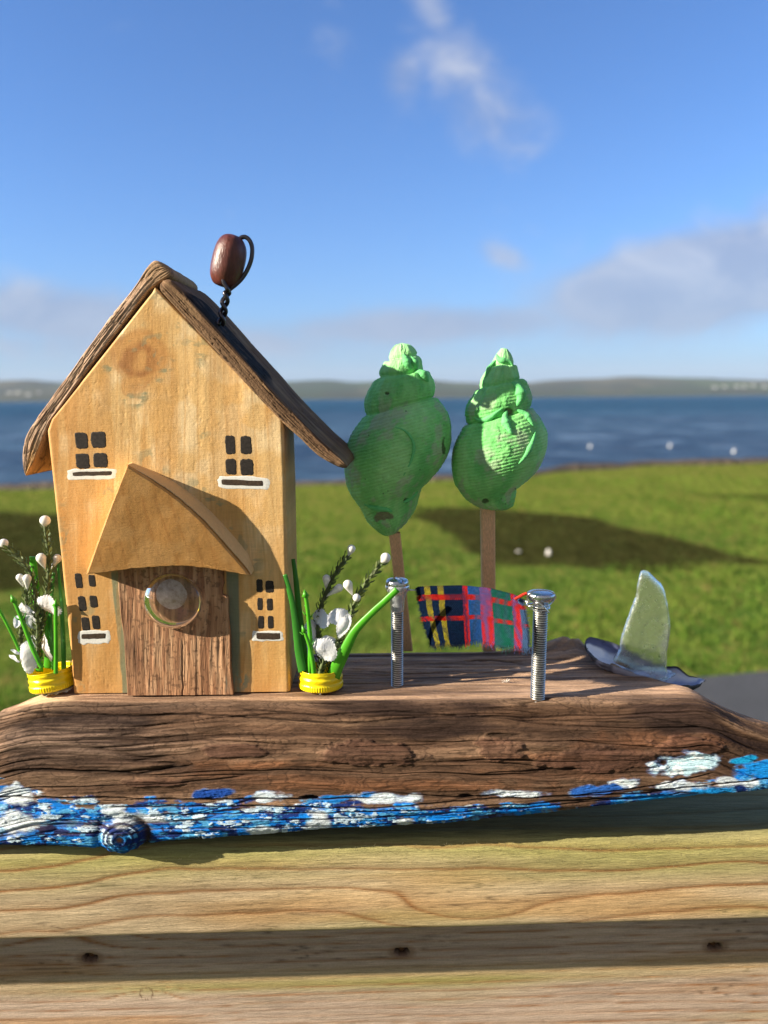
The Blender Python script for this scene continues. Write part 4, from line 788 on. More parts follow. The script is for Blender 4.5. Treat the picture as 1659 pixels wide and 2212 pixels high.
    # thick ridges and folds of dried paint / the shell's varices
    for pts, wd in lip:
        q = np.array(pts, float); X_, Y_ = z3(q[:, 0], q[:, 1]); d = [int(np.argmin(np.hypot(px-x, py-y)+1e3*(P[..., 1] > y0))) for x, y in zip(X_, Y_)]
        pts3 = resample(P.reshape(-1, 3)[d], 40, True); mbx = MB(); w_ = wd*.406*.3/1000*(np.sin(np.linspace(0, math.pi, 40))**.6+.05); mbx.tube(pts3+[0, -.0001, 0], w_*(1+.25*fbm(np.linspace(0, 6, 40), 0, 0, 3, seed)), 14, (.15, .55, .19))
        mbx.build('shell_ridge', mshell, cr)
    y1 = y0 if cap else .070
    top_ = D(*stick[0], y0); bot_ = DZ(*stick[-1], -.006); w = sw*.5; mb = MB(); n = 40
    for_ = []
    tt = np.linspace(0, 1, n); cl = top_[None]*(1-tt[:, None])+bot_[None]*tt[:, None]
    sec = [(-1, -.8), (-.8, -1), (.8, -1), (1, -.8), (1, .8), (.8, 1), (-.8, 1), (-1, .8)]
    G_ = np.array([[cl[i]+np.array([sx*w, sy*w*.8, 0]) for sx, sy in sec] for i in range(n)]); mb.grid(G_, wv=True, smooth=False); mb.build('trunk', mstick, root)
    return root, P
TY = .066
T1 = [((622, 93), (634, 92)), ((592, 106), (676, 103)), ((570, 140), (706, 132)), ((562, 184), (716, 150)), ((532, 210), (735, 190)), ((512, 240), (741, 222)), ((510, 276), (744, 240)), ((478, 308), (774, 252)), ((448, 352), (798, 292)), ((432, 415), (805, 335)), ((436, 476), (800, 378)),
      ((402, 520), (826, 398)), ((360, 585), (858, 432)), ((335, 660), (884, 490)), ((326, 735), (894, 560)), ((330, 810), (890, 630)), ((352, 880), (866, 695)), ((385, 935), (826, 760)), ((420, 985), (775, 815)), ((438, 1025), (740, 852)), ((462, 1055), (720, 905)), ((495, 1085), (700, 975)), ((525, 1108), (660, 1035)), ((550, 1117), (600, 1100))]
T2 = [((1160, 119), (1192, 123)), ((1140, 145), (1208, 148)), ((1124, 172), (1218, 172)), ((1108, 205), (1228, 205)), ((1085, 240), (1242, 228)), ((1058, 280), (1254, 262)), ((1042, 332), (1262, 276)), ((1012, 368), (1294, 300)), ((984, 408), (1312, 338)), ((968, 460), (1320, 380)), ((976, 522), (1317, 432)),
      ((948, 560), (1345, 465)), ((922, 610), (1375, 505)), ((903, 670), (1396, 560)), ((896, 740), (1400, 620)), ((904, 805), (1388, 680)), ((922, 855), (1360, 745)), ((950, 900), (1318, 795)), ((985, 935), (1272, 832)), ((1018, 955), (1240, 862)), ((1050, 970), (1234, 905)), ((1090, 975), (1222, 950)), ((1120, 978), (1190, 976))]
shell('green painted shell tree on a thin stick, touching the right roof eave of the house', T1, TY, 301, [(852, 1150), (858, 1250), (880, 1404)], .0078, '', [(520, 1015, 60, 26, .0010), (660, 930, 20, 14, .001), (550, 360, 16, 10, .0006), (850, 640, 10, 40, .0005)],
      [([(640, 150), (660, 200), (680, 235)], 20), ([(680, 160), (700, 200), (705, 235)], 18), ([(700, 240), (740, 260), (770, 300)], 22), ([(575, 535), (650, 560), (690, 620), (685, 700), (640, 800)], 7), ([(430, 945), (480, 965), (540, 975), (580, 985)], 16), ([(640, 940), (670, 925), (715, 880)], 14)], 1)
shell('green painted shell tree on a thick stick behind the tartan cloth', T2, TY, 401, [(1053, 1085), (1054, 1250), (1056, 1404)], .0093, '', [(1200, 460, 24, 20, .0022), (1190, 540, 8, 14, .003), (1310, 655, 9, 8, .002), (1075, 935, 18, 12, .0006)],
      [([(1165, 440), (1130, 465), (1100, 490), (1050, 505), (1020, 490)], 14), ([(1215, 300), (1250, 330), (1262, 380), (1240, 430)], 26), ([(1195, 450), (1180, 500), (1205, 560), (1222, 575)], 20), ([(1240, 445), (1290, 480), (1330, 540)], 16), ([(1340, 560), (1320, 620), (1290, 690), (1250, 740)], 14), ([(1130, 150), (1150, 180), (1200, 190), (1222, 215)], 14), ([(1130, 180), (1100, 230), (1075, 280)], 12)], 1)
# ------------------------------------------------------------------ bolts, wire and tartan cloth
msteel = mat('zinc_steel', (.62, .63, .66), .28, 1.0, grain=[((500, 500, 500), .8, 1.1)], bump=[((900, 900, 900), .00006)], rv=.1)
mthr = mat('threaded_steel', (.58, .57, .54), .40, 1.0, attr=True, grain=[((300, 300, 300), .75, 1.15)], rv=.1)
def bolt(base, topc, dia, headr, label, slot, glue):
    b = DZ(*base, 0); yb2 = b[1]; tp = D(*topc, yb2); ax = tp-b; Ln = np.linalg.norm(ax); ax /= Ln; root = thing('bolt', tuple(b), label, 'bolt', 'bolts used as washing line posts')
    u = np.cross(ax, [0, 1, 0]); u /= np.linalg.norm(u); w = np.cross(ax, u); na = 64; a = np.linspace(0, 2*math.pi, na, endpoint=False); pitch = .00138; nn = int(Ln/pitch*14); s = np.linspace(-.004, Ln-.006, nn)
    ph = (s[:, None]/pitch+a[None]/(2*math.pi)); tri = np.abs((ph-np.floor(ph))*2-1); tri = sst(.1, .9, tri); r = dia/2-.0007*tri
    cth = lerp(np.array((.70, .69, .66)), np.array((.20, .19, .18)), tri); P = b+ax*s[:, None, None]+r[..., None]*(np.cos(a)[:, None]*u+np.sin(a)[:, None]*w)[None]  # thread grooves coloured darker to strengthen their shading
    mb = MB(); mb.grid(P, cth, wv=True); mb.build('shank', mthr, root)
    prof = [(dia/2*.92, -.0085), (dia/2*.98, -.0068), (headr*.62, -.0056), (headr*.86, -.0042), (headr*.97, -.0028), (headr, -.0018), (headr*.985, -.0009), (headr*.92, -.0002), (headr*.75, .0003), (headr*.4, .0006), (1e-5, .0007)] if not slot else \
           [(dia/2*.92, -.0085), (dia/2*1.0, -.0072), (headr*.70, -.0066), (headr*.95, -.0055), (headr, -.0040), (headr, -.0020), (headr*.97, -.0009), (headr*.86, .0001), (headr*.6, .0006), (headr*.3, .0008), (1e-5, .0008)]
    pr = resample(prof, 60, True); P = tp+ax*pr[:, 1][:, None, None]+pr[:, 0][:, None, None]*(np.cos(a)[:, None]*u+np.sin(a)[:, None]*w)[None]
    if slot:
        dd = (P-tp)@np.array([.93, .37, 0]); hz = (P-tp)@ax; P = P-ax*(.0016*sst(.0011, .0006, np.abs(dd))*sst(-.001, -.0002, hz))[..., None]
    mb = MB(); mb.grid(P, wv=True); mb.build('head', msteel, root)
    if glue:
        mb = MB(); pr = resample([(dia/2*.9, -.020), (dia/2*1.10, -.019), (dia/2*1.18, -.013), (dia/2*1.5, -.0085), (headr*1.02, -.006), (headr*1.05, -.004), (headr*.98, -.003)], 40, True)
        P = tp+ax*pr[:, 1][:, None, None]+(pr[:, 0][:, None]*(1+.05*fbm(np.cos(a)[None]*1.5, np.sin(a)[None]*1.5, pr[:, 1][:, None]*200, 3, 5)))[..., None]*(np.cos(a)[:, None]*u+np.sin(a)[:, None]*w)[None]
        mb.grid(P, wv=True); mb.build('glue', mat('clear_glue', (.80, .82, .86), .35, trans=.75, ior=1.35, bump=[((300, 300, 300), .0004)]), root)
    return b, tp, ax
b1, t1, ax1 = bolt((858, 1478), (858, 1252), .0076, .0070, 'silver slotted bolt standing in the driftwood, nearer the wooden house', True, True)
b2, t2, ax2 = bolt((1161, 1508), (1169, 1279), .0086, .0082, 'silver round headed bolt with wire wound round its head, nearer the mussel shell boat', False, False)
mwl = mat('silver_wire', (.75, .75, .74), .22, 1.0)
def zb4(x, y, yy): return D(*zc(x, y), yy)
mb = MB(); r = .00042
ya, yb_2 = b1[1], b2[1]
k0 = zb4(210, 258, ya-.002); k1 = zb4(300, 264, ya); k2 = zb4(1235, 352, yb_2); k3 = zb4(1310, 385, yb_2-.003)
mb.tube(resample([k0, k1, (k1+k2)/2+[0, 0, .0005], k2, k3], 80, True), r, 8)
mb.tube(resample([zb4(x, y, yb_2+dy) for x, y, dy in ((1240, 360, 0), (1320, 365, -.004), (1300, 340, -.006), (1315, 300, -.008), (1360, 268, -.0075), (1450, 262, -.007), (1520, 275, -.005), (1556, 310, -.001), (1545, 350, .003), (1500, 395, .001), (1440, 408, -.006), (1340, 408, -.0075), (1295, 400, -.004), (1310, 385, .002), (1400, 380, .007), (1490, 395, .005), (1500, 430, -.001), (1440, 415, -.006), (1370, 385, -.007))], 260, True), r, 8)
mb.tube(resample([zb4(x, y, yb_2+dy) for x, y, dy in ((1300, 392, -.005), (1345, 435, -.006), (1400, 450, -.0075), (1470, 440, -.006), (1498, 410, 0), (1440, 400, .006), (1360, 410, .005), (1330, 400, 0), (1380, 375, -.0065), (1440, 400, -.008), (1480, 445, -.007), (1500, 465, -.006))], 200, True), r, 8)
wire = mb.build('wire', mwl, None, tuple(k1)); tag(wire, 'thin silver wire strung between the two bolts as a washing line', 'wire')
# tartan cloth folded over the wire
def tartan(u, v):
    X_ = 300+u*1000; Y_ = 225+v*530
    K = np.array
    navy = K((.006, .012, .034)); yel = K((.24, .20, .018)); red = K((.42, .018, .014)); blu = K((.016, .062, .20)); grn = K((.008, .085, .055)); lb = K((.07, .13, .27))
    c = np.ones(u.shape+(3,))*navy; cols = [(.075, .13, yel), (.195, .25, yel), (.42, .475, red), (.475, .60, blu), (.60, .715, red), (.715, .88, grn), (.88, .95, red), (.95, 1.1, lb*.7)]
    for a_, b_, cc in cols: c = np.where(((u > a_) & (u < b_))[..., None], cc, c)
    tw = ((X_*1.25+Y_*1.0)/23.0) % 1
    weft = lambda a_, b_, cc, k, c: np.where(((v > a_) & (v < b_) & (tw < k))[..., None], cc, c)
    light = sst(.42, .6, u)[..., None]
    isred = (c[..., 0] > .3)[..., None]; c = np.where((tw > .55)[..., None] & (v > 0)[..., None] & isred, c*.12+(K((.008, .016, .05))*(1-light)+blu*light), c); c = np.where((tw > .55)[..., None] & (v > 0)[..., None] & ~isred, c*(.42)+.34*(K((.010, .03, .075))*(1-light)+K((.06, .12, .22))*light), c)
    c = weft(.14, .24, red*.8, .62, c); c = weft(.52, .60, red*.8, .62, c)
    return c
nu, nv = 420, 560; u = np.linspace(0, 1, nu)[:, None]; v = np.linspace(-.55, 1, nv)[None]; U_, V_ = np.broadcast_arrays(u, v)
tx = np.interp(u, [0, .12, .4, .7, .9, 1], [300, 420, 700, 960, 1170, 1250]); ty = np.interp(u, [0, .12, .4, .7, .9, 1], [236, 228, 222, 246, 300, 335])
bx = np.interp(u, [0, .3, .6, .8, 1], [428, 640, 900, 1100, 1315]); by = np.interp(u, [0, .3, .6, .8, 1], [742, 745, 712, 765, 782])
vv = np.abs(V_); zig = 12*np.abs(((vv*6.5) % 1)*2-1); X_ = tx+(bx-tx)*vv**(1.0); X_ = X_+zig*(1-u)*sst(.06, 0, u)*1.0-zig*sst(.95, 1, u)*.6+10*np.sin(vv*3)*(1-u)*.0
cvx = -14*np.sin(vv*math.pi)*sst(.5, 0, u)+18*np.sin(vv*math.pi)*sst(.6, 1, u); X_ = X_+cvx
Y_ = ty+(by-ty)*vv+9*np.sin(u*19+1)*vv**2
yw = (b1[1]*(1-u)+b2[1]*u)
rad = .0016; Yd = yw+np.where(V_ >= 0, -1, 1)*rad*np.sqrt(np.clip(1-(1-np.clip(vv/.06, 0, 1))**2, 0, 1))-np.where(V_ >= 0, 1, -.4)*.0035*vv*np.sin(u*7.0+.6)-np.where(V_ >= 0, 1, -1)*.0022*vv
thr = .00022*(np.sin(((X_*1.25+Y_)/23.0)*2*math.pi))+.00015*fbm(X_*.15, Y_*.15, 0, 3, 500)
P = D(*zc(X_, Y_), Yd); N = normals(P); P = P+N*thr[..., None]; c = tartan(U_+.004*fbm(V_*30, 0*U_, 0, 2, 501), vv+.006*fbm(U_*30, 0*V_, 0, 2, 503)); c = c*(1+.35*fbm(X_*.3, Y_*.3, 0, 3, 505))[..., None]
mcl = mat('tartan_wool', rough=1, attr=True, grain=[((1100, 1100, 1100), .45, 1.5)], bump=[((1200, 1200, 1200), .0006)], spec=0, tl=.08)
cloth_o = tuple(P[nu//2, int(nv*.36)]); mb = MB(); mb.grid(P, c); cloth = mb.build('tartan_cloth', mcl, None, cloth_o); tag(cloth, 'frayed scrap of red, blue, green and navy tartan hanging over the wire between two bolts', 'cloth')
sm = cloth.modifiers.new('s', 'SOLIDIFY'); sm.thickness = .0006; sm.offset = 0
mb = MB()
def fringe(i, j, d, L, w=.00011):
    b_ = P[i, j]; dd = np.array(d, float)+rng.normal(0, .45, 3)*np.linalg.norm(d); n_ = 5; tt = np.linspace(0, 1, n_)[:, None]; q = b_+dd*L*tt+rng.normal(0, .00012, (n_, 3))*tt; mb.tube(q, np.linspace(w, w*.5, n_), 4, tuple(np.clip(c[i, j]*rng.uniform(.8, 1.5)+.01, 0, 1)), cap=False)
for k in range(1100): i = rng.randint(0, nu); fringe(i, nv-1, (0, 0, -1), rng.uniform(.0008, .0028))
for k in range(420):
    j = rng.randint(int(nv*.36), nv); fringe(0, j, (-1, 0, -.2), rng.uniform(.0004, .0014)); fringe(nu-1, j, (1, 0, -.1), rng.uniform(.0004, .0016))
for k in range(500): i = rng.randint(0, nu); j = rng.randint(int(nv*.34), nv); fringe(i, j, (0, -1, .2), rng.uniform(.0004, .0010), .00006)
q = np.array([zb4(1190, 345, yb_2-.003), zb4(1235, 320, yb_2-.003), zb4(1270, 300, yb_2-.003), zb4(1300, 290, yb_2-.003)]); mb.tube(resample(q, 20, True), .0009, 8, (.62, .05, .03))
fr_ = mb.build('fringe', mcl, cloth); fr_['kind'] = 'stuff'
# ------------------------------------------------------------------ mussel shell boat with sea glass sail
my = .036
boat = thing('boat', tuple(DZ(1400, 1482, 0)), 'mussel shell boat with a frosted sea glass sail on the right end of the driftwood', 'miniature boat')
def m5(x, y, yy): return D(*z5(x, y), yy)
fr5 = resample([m5(*q) for q in ((352, 800, .045), (380, 830, .040), (440, 885, .033), (520, 915, .029), (620, 950, .026), (720, 985, .024), (800, 1015, .023), (900, 1045, .023), (1000, 1062, .024), (1100, 1062, .027), (1170, 1050, .030), (1200, 1022, .033))], 160, True)
bk5 = resample([m5(*q) for q in ((342, 775, .047), (345, 735, .050), (372, 714, .053), (430, 722, .055), (520, 750, .057), (580, 772, .057), (700, 830, .056), (850, 905, .053), (950, 925, .050), (1010, 935, .047), (1080, 985, .042), (1145, 1005, .037), (1203, 1022, .034))], 160, True)
nv5 = 90; t5 = np.linspace(0, 1, nv5)[None, :, None]; rim = fr5[:, None]*(1-t5)+bk5[:, None]*t5; k5 = np.linspace(0, 1, 160)[:, None]
dep = .0105*np.sin(np.clip(k5*1.05, 0, 1)*math.pi)**.55*(1-(2*t5[..., 0]-1)**2)**.62
P = rim.copy(); P[..., 2] -= dep; P[..., 1] += dep*.12-.55*dep*(1-2*t5[..., 0])
wav = .0004*fbm(k5*30, t5[..., 0]*6, 0, 3, 601)+.0010*fbm(k5*14, 0*t5[..., 0], 3, 3, 603)*np.abs(2*t5[..., 0]-1)**6*sst(.7, .9, k5); P[..., 2] += wav
N = normals(P); N = N*np.sign(N[..., 2].mean())
e = np.abs(2*t5[..., 0]-1)+0*k5; nz_ = fbm(k5*7, t5[..., 0]*5, 0, 4, 605)
ci = np.ones(P.shape)*np.array((.90, .89, .90)); ci = lerp(ci, np.array((.05, .045, .16)), sst(.62, .85, e+.15*nz_)*sst(.95, .6, k5)*(t5[..., 0] > .5)); ci = lerp(ci, np.array((.16, .24, .46)), sst(.55, .8, k5+.1*nz_)*sst(.95, .1, e)*.8); ci = lerp(ci, np.array((.02, .02, .05)), sst(.955, .985, e)); ci = lerp(ci, np.array((.28, .33, .48)), sst(-.1, .3, nz_)*.35)
co = np.ones(P.shape)*np.array((.018, .018, .028)); gl_ = np.abs(((e*9+nz_) % 1)*2-1); co = lerp(co, np.array((.07, .065, .07)), gl_*.6); co = lerp(co, np.array((.36, .34, .40)), sst(.35, .5, fbm(k5*6+2, t5[..., 0]*4, 0, 3, 609)+.35*np.exp(-((k5-.5)/.12)**2))*.85)
mi = mat('mussel_inside', rough=.4, attr=True, bump=[((150, 150, 150), .0006)], coat=0, spec=.3); mo = mat('mussel_outside', rough=.35, attr=True, bump=[((200, 900, 900), .0004)], coat=.2)
mb = MB(); mb.grid(P+N*.0002, ci); hull_i = None; hull = MB(); th = .0007+0*e
Po = P-N*(.0008*(1-e[..., None]**8)+.0001); hull.grid(Po[:, ::-1], co[:, ::-1])
hu = hull.build('hull', mo, boat); inn = mb.build('hull_lining', mi, hu)
# sail
so_ = [(740, 235), (762, 228), (785, 230), (815, 255), (850, 290), (880, 320), (902, 352), (918, 400), (928, 440), (938, 500), (946, 560), (952, 620), (950, 665), (942, 710), (936, 760), (928, 800), (925, 850), (924, 940), (926, 1030), (880, 1030), (790, 1002), (700, 970), (620, 930), (545, 890), (566, 835), (588, 785), (592, 740), (602, 700), (625, 630), (650, 560), (675, 490), (700, 420), (712, 350), (724, 290)]
sy = .038; sp_ = resample(np.vstack([DP(so_, z5, sy), DP(so_[:1], z5, sy)]), 241, True)[:-1]; sp_[:, 0] += .0002*fbm(np.arange(240)*.3, 0, 0, 3, 11); sc = DP([(790, 700)], z5, sy)[0]
rows = []; lean = lambda Pq: Pq
ks = np.r_[np.linspace(.02, .9, 36), .95, .98, 1.0]
for sgn in (-1, 1):
    rr = []
    for k in ks:
        r_ = sc+(sp_-sc)*k; hgt = .0033*(1-.35*((r_[:, 2]-sc[2])/.05))*math.sqrt(max(0, 1-max(0, (k-.82)/.18)**2))*.98+.00005; r_ = r_.copy(); r_[:, 1] += sgn*hgt+.0003*fbm(r_[:, 0]*160, r_[:, 2]*160, sgn*3, 3, 13); rr.append(r_)
    rows += rr if sgn == -1 else rr[::-1]
msg = bpy.data.materials.new('sea_glass'); msg.use_nodes = True; t = NT(msg.node_tree); p = t.n['Principled BSDF']; p.inputs['Base Color'].default_value = (.84, .92, .74, 1); p.inputs['Transmission Weight'].default_value = .93; p.inputs['IOR'].default_value = 1.42
t.l.new(t.maprange(t.noise(t.coord((260, 260, 260)), 1, 4), .35, .7, .10, .32), p.inputs['Roughness']); b = t.node('ShaderNodeBump', {'Height': t.noise(t.coord((900, 900, 900)), 1, 5, .7), 'Distance': .00025}); b2_ = t.node('ShaderNodeBump', {'Height': t.noise(t.coord((170, 170, 170)), 1, 4, .6), 'Distance': .0006}); t.l.new(b.outputs[0], b2_.inputs['Normal']); t.l.new(b2_.outputs[0], p.inputs['Normal'])
mb = MB(); G_ = np.array(rows); mb.grid(G_, wv=True); mb.add(G_[0], [tuple(range(240))]); mb.add(G_[-1], [tuple(range(240))]); mb.build('sail', msg, boat)
mgb = mat('clear_glue_blob', (.82, .84, .90), .12, trans=.8, ior=1.4, bump=[((180, 180, 180), .001)])
mb = MB(); mb.ball(m5(730, 975, .036)+[0, 0, -.001], (.022, .0085, .0038), disp=lambda Q: .25*fbm(Q[..., 0]*2.5, Q[..., 1]*2.5, Q[..., 2]*2.5, 3, 15)); mb.build('glue', mgb, boat)
# ------------------------------------------------------------------ yellow bottle caps planted with flowers
mcap = mat('yellow_enamel', (.86, .66, .004), .28, spec=.5, coat=.3, bump=[((260, 260, 260), .0002)])
mcapin = mat('cap_liner', (.62, .60, .52), .5)
mgreen = mat('green_plastic', (.10, .46, .022), .35, attr=False, grain=[((150, 150, 60), .75, 1.2)], spec=.5, tl=.25)
mdkgreen = mat('dark_green_plastic', (.05, .26, .03), .35, grain=[((150, 150, 60), .7, 1.2)], tl=.2)
mleaf = mat('olive_leaflet', rough=.65, attr=True, tl=.2)
mpet = mat('white_silk', rough=.7, attr=True, bump=[((1400, 1400, 300), .00025), ((150, 150, 150), .0008)], tl=.5, spec=.1)
mbud = mat('pearl_white', (.86, .83, .78), .28, coat=.3, tl=.12)
def cap(root, c0, tilt, seed, rad=.0134, h=.0122):
    a = np.linspace(0, 2*math.pi, 240, endpoint=False); prof = [(.30, .0), (.90, .0), (.965, .018), (.99, .10), (.995, .30), (.97, .36), (.965, .42), (1.0, .52), (1.005, .60), (.955, .70), (.94, .74), (.985, .82), (.99, .88), (.985, .955), (1.0, 1.0), (.985, 1.02), (.965, 1.0), (.955, .9), (.955, .2), (.3, .12)]
    pr = resample(prof, 150); P = np.zeros((150, 240, 3)); r = pr[:, 0:1]*rad; z = pr[:, 1:2]*h
    kn = .00028*sst(.02, .06, pr[:, 1:2])*sst(.33, .27, pr[:, 1:2])*(np.arange(150)[:, None] < 90)*(np.cos(a[None]*56) > 0)
    r = r+kn+.0004*fbm(np.cos(a)[None]*1.5, np.sin(a)[None]*1.5, pr[:, 1:2]*3, 3, seed)*np.clip(pr[:, 1:2]*2, 0, 1); z = z+.0003*fbm(np.cos(a)[None]*2, np.sin(a)[None]*2, 0, 3, seed+2)*pr[:, 1:2]
    P[..., 0] = r*np.cos(a); P[..., 1] = r*np.sin(a); P[..., 2] = z
    ct, st = math.cos(tilt[0]), math.sin(tilt[0]); x, z_ = P[..., 0]*ct-P[..., 2]*st, P[..., 0]*st+P[..., 2]*ct; P[..., 0], P[..., 2] = x, z_
    ct, st = math.cos(tilt[1]), math.sin(tilt[1]); y, z_ = P[..., 1]*ct-P[..., 2]*st, P[..., 1]*st+P[..., 2]*ct; P[..., 1], P[..., 2] = y, z_
    P[..., 2] -= P[..., 2].min(); P += c0; mb = MB(); mb.grid(P, wv=True); o = mb.build('cap', mcap, root)
    mb = MB(); k = np.linspace(0.01, .95, 12)[:, None]; Q = np.stack([k*rad*np.cos(a), k*rad*np.sin(a), .002+.0015*fbm(k*np.cos(a)*5, k*np.sin(a)*5, 0, 3, 9)], -1)+c0; mb.grid(Q, wv=True); mb.build('cap_liner', mcapin, o)
    return P
def path(pts, fr, ys, n=40):
    q = np.array(pts, float); y = np.broadcast_to(np.asarray(ys, float), (len(q),)); return resample(D(*fr(q[:, 0], q[:, 1]), y), n, True)
def blade(root, pts, fr, ys, w, m, name='leaf', thick=.35, thorns=(), arrow=False, seed=0):
    """plastic stalk: w = full widths in measuring pixels along the stalk"""
    c = path(pts, fr, ys, 70); sc = .00028*(fr(1, 0)[0]-fr(0, 0)[0]); ww = np.interp(np.linspace(0, 1, 70), np.linspace(0, 1, len(w)), w)*sc/2
    ww = ww*(1+.06*fbm(np.linspace(0, 9, 70), seed, 0, 3, 3)); T = np.gradient(c, axis=0); T /= np.linalg.norm(T, axis=1)[:, None]; side = np.cross(T, [0, 1, 0]); side /= np.linalg.norm(side, axis=1)[:, None]
    a = np.linspace(0, 2*math.pi, 20, endpoint=False); sec_x = np.cos(a); sec_y = np.sin(a)*thick*(1-.25*np.cos(a)**2)+.15*np.cos(a*2)*0
    P = c[:, None]+ww[:, None, None]*(sec_x[None, :, None]*side[:, None]+sec_y[None, :, None]*np.array([0, 1.0, 0]))
    mb = MB(); P = np.concatenate([np.repeat(c[:1, None], 20, 1), P, np.repeat(c[-1:, None], 20, 1)]); mb.grid(P, wv=True)
    for (f, sgn, L) in thorns:
        i = int(f*69); d = side[i]*sgn*.8+T[i]*.6; b = c[i]+side[i]*sgn*ww[i]*.5; mb.tube(np.array([b, b+d*L*.5, b+d*L+T[i]*L*.3]), [.0006, .0004, .00005], 8)
    if arrow:
        b = c[-1]; d = T[-1]; s_ = side[-1]; w_ = ww[-1]; mb.tube(np.array([b-d*.0012, b-d*.0008, b+d*.001, b+d*.0034]), [w_*.8, w_*1.9, w_*1.1, .00006], 8)
    return mb.build(name, m, root)
def sprig(root, pts, fr, ys, buds, seed, shade=1.0, w=26, dens_=70):
    n = 160; c = path(pts, fr, ys, n); T = np.gradient(c, axis=0); T /= np.linalg.norm(T, axis=1)[:, None]; mb = MB(); L = np.linalg.norm(np.diff(c, axis=0), axis=1).sum()
    mb.tube(c, np.linspace(.0013, .0010, n), 10, np.array((.12, .15, .055))*shade); r_ = np.random.RandomState(seed)
    for k in range(int(L/.00085)):
        i = int(min(n-1, k*.00085/L*n)); ang = k*2.4+r_.uniform(-.3, .3); u = np.cross(T[i], [0, 1, 0]); u /= np.linalg.norm(u); v = np.cross(T[i], u); o = u*math.cos(ang)+v*math.sin(ang)
        ln = r_.uniform(.0030, .0048); wd = ln*.24; b = c[i]+o*.0009; d = T[i]*.85+o*r_.uniform(.25, .55); d /= np.linalg.norm(d); s_ = np.cross(d, o); s_ /= np.linalg.norm(s_)
        tt = np.array([0, .25, .55, .8, 1]); wv_ = np.array([.35, .9, 1, .6, .03])*wd; cl = b+d*ln*tt[:, None]+o*(.0006*np.sin(tt*2))[:, None]
        G_ = np.stack([cl-s_*wv_[:, None]+o*.0002, cl-o*.00025, cl+s_*wv_[:, None]+o*.0002], 1); cc = np.array((.135, .175, .06))*r_.uniform(.65, 1.5)*shade; cc = cc*(1, r_.uniform(.9, 1.1), r_.uniform(.8, 1.3)); mb.grid(G_, tuple(cc))
    st = mb.build('sprig', mleaf, root)
    for (bx, by, tx_, ty_, rr, y_) in buds:        # drop shaped bud: round end (bx,by), tail to (tx,ty)
        A = D(*fr(bx, by), y_); B = D(*fr(tx_, ty_), y_+.001); R_ = rr*.00028*(fr(1, 0)[0]-fr(0, 0)[0]); d = B-A; ln = np.linalg.norm(d); d = d/ln if ln > 0 else np.array([0, 0, -1.0]); q = []; rad = []
        for th in np.linspace(0, math.pi*.62, 14): q.append(A-d*R_*math.cos(th)); rad.append(max(R_*math.sin(th), 1e-5))
        x0 = R_*-math.cos(math.pi*.62); r0 = R_*math.sin(math.pi*.62)
        for f in np.linspace(0, 1, 10)[1:]: q.append(A+d*(x0+(max(ln, R_*1.05)-x0)*f)); rad.append(max(r0*(1-f)**.9, .00022))
        mbb = MB(); mbb.tube(np.array(q), np.array(rad), 24); mbb.build('bud', mbud, root)
def petal(root, ctr, fr, y_, wpx, hpx, rot, seed, tilt=(0, 0), cup=.48, serr=.05, shade=(.86, .86, .90)):
    s_ = .00028*(fr(1, 0)[0]-fr(0, 0)[0]); nu_, nv_ = 40, 80; r = np.linspace(0.02, 1, nu_)[:, None]; a = np.linspace(0, 2*math.pi, nv_*2, endpoint=False)[None]
    rs = np.random.RandomState(seed); jag = 1+serr*(np.abs(((a*25/(2*math.pi)+rs.rand()) % 1)*2-1)-.5)*2*sst(.8, 1, r)+.10*fbm(np.cos(a)*1.3+seed, np.sin(a)*1.3, 0, 3, seed)*r+.02*fbm(np.cos(a)*7+seed, np.sin(a)*7, 0, 2, seed)*sst(.7, 1, r)
    x = r*np.cos(a)*jag*wpx/2*s_; z = r*np.sin(a)*jag*hpx/2*s_; R0 = max(wpx, hpx)/2*s_
    x = x*(1-.38*np.abs(np.sin(a))**3*r)
    y = cup*R0*(r**2)*(.6+.6*np.cos(a-seed))+.10*R0*fbm(x/R0*1.4+seed, z/R0*2, 0, 3, seed+5)-.10*R0*np.cos(x/R0*4+seed)
    x, z = x*math.cos(rot)-z*math.sin(rot), x*math.sin(rot)+z*math.cos(rot); y, x = y*math.cos(tilt[0])-x*math.sin(tilt[0]), y*math.sin(tilt[0])+x*math.cos(tilt[0]); y, z = y*math.cos(tilt[1])-z*math.sin(tilt[1]), y*math.sin(tilt[1])+z*math.cos(tilt[1])
    P = np.stack([x, y, z], -1)+D(*fr(*ctr), y_); mb = MB(); mb.grid(P, tuple(shade), wv=True); mb.add(P[0], [tuple(range(nv_*2))], tuple(shade))
    # small central vein bead
    return mb.build('petal', mpet, root)
# right pot
rp = thing('flower_pot', tuple(DZ(690, 1504, 0)), 'yellow bottle cap of snowdrops and green stalks between the wooden house and the bolts', 'flower pot', 'bottle cap flower pots')
cb = DZ(690, 1503, 0); cap(rp, np.array([cb[0], .0075, 0.0002]), (R(0), R(-3)), 21, rad=.01345, h=.0118)
g, dg = mgreen, mdkgreen
blade(rp, [(400, 1235), (372, 1100), (345, 900), (310, 650), (250, 420)], z4, [.001, .001, 0, 0, 0], [74, 66, 54, 46, 36], dg, 'leaf', .3, seed=1)
blade(rp, [(425, 1230), (395, 950), (365, 700), (340, 450), (318, 290)], z4, [.011, .012, .013, .014, .015], [60, 58, 54, 46, 34], dg, 'leaf', .3, seed=2)
blade(rp, [(458, 1250), (462, 1000), (450, 820), (435, 680), (420, 590)], z4, [.002, .001, .001, 0, 0], [42, 40, 38, 36, 32], g, 'stalk', .8, ((.72, -1, .0035), (.75, 1, .0035), (.86, 1, .0014)), True, 3)
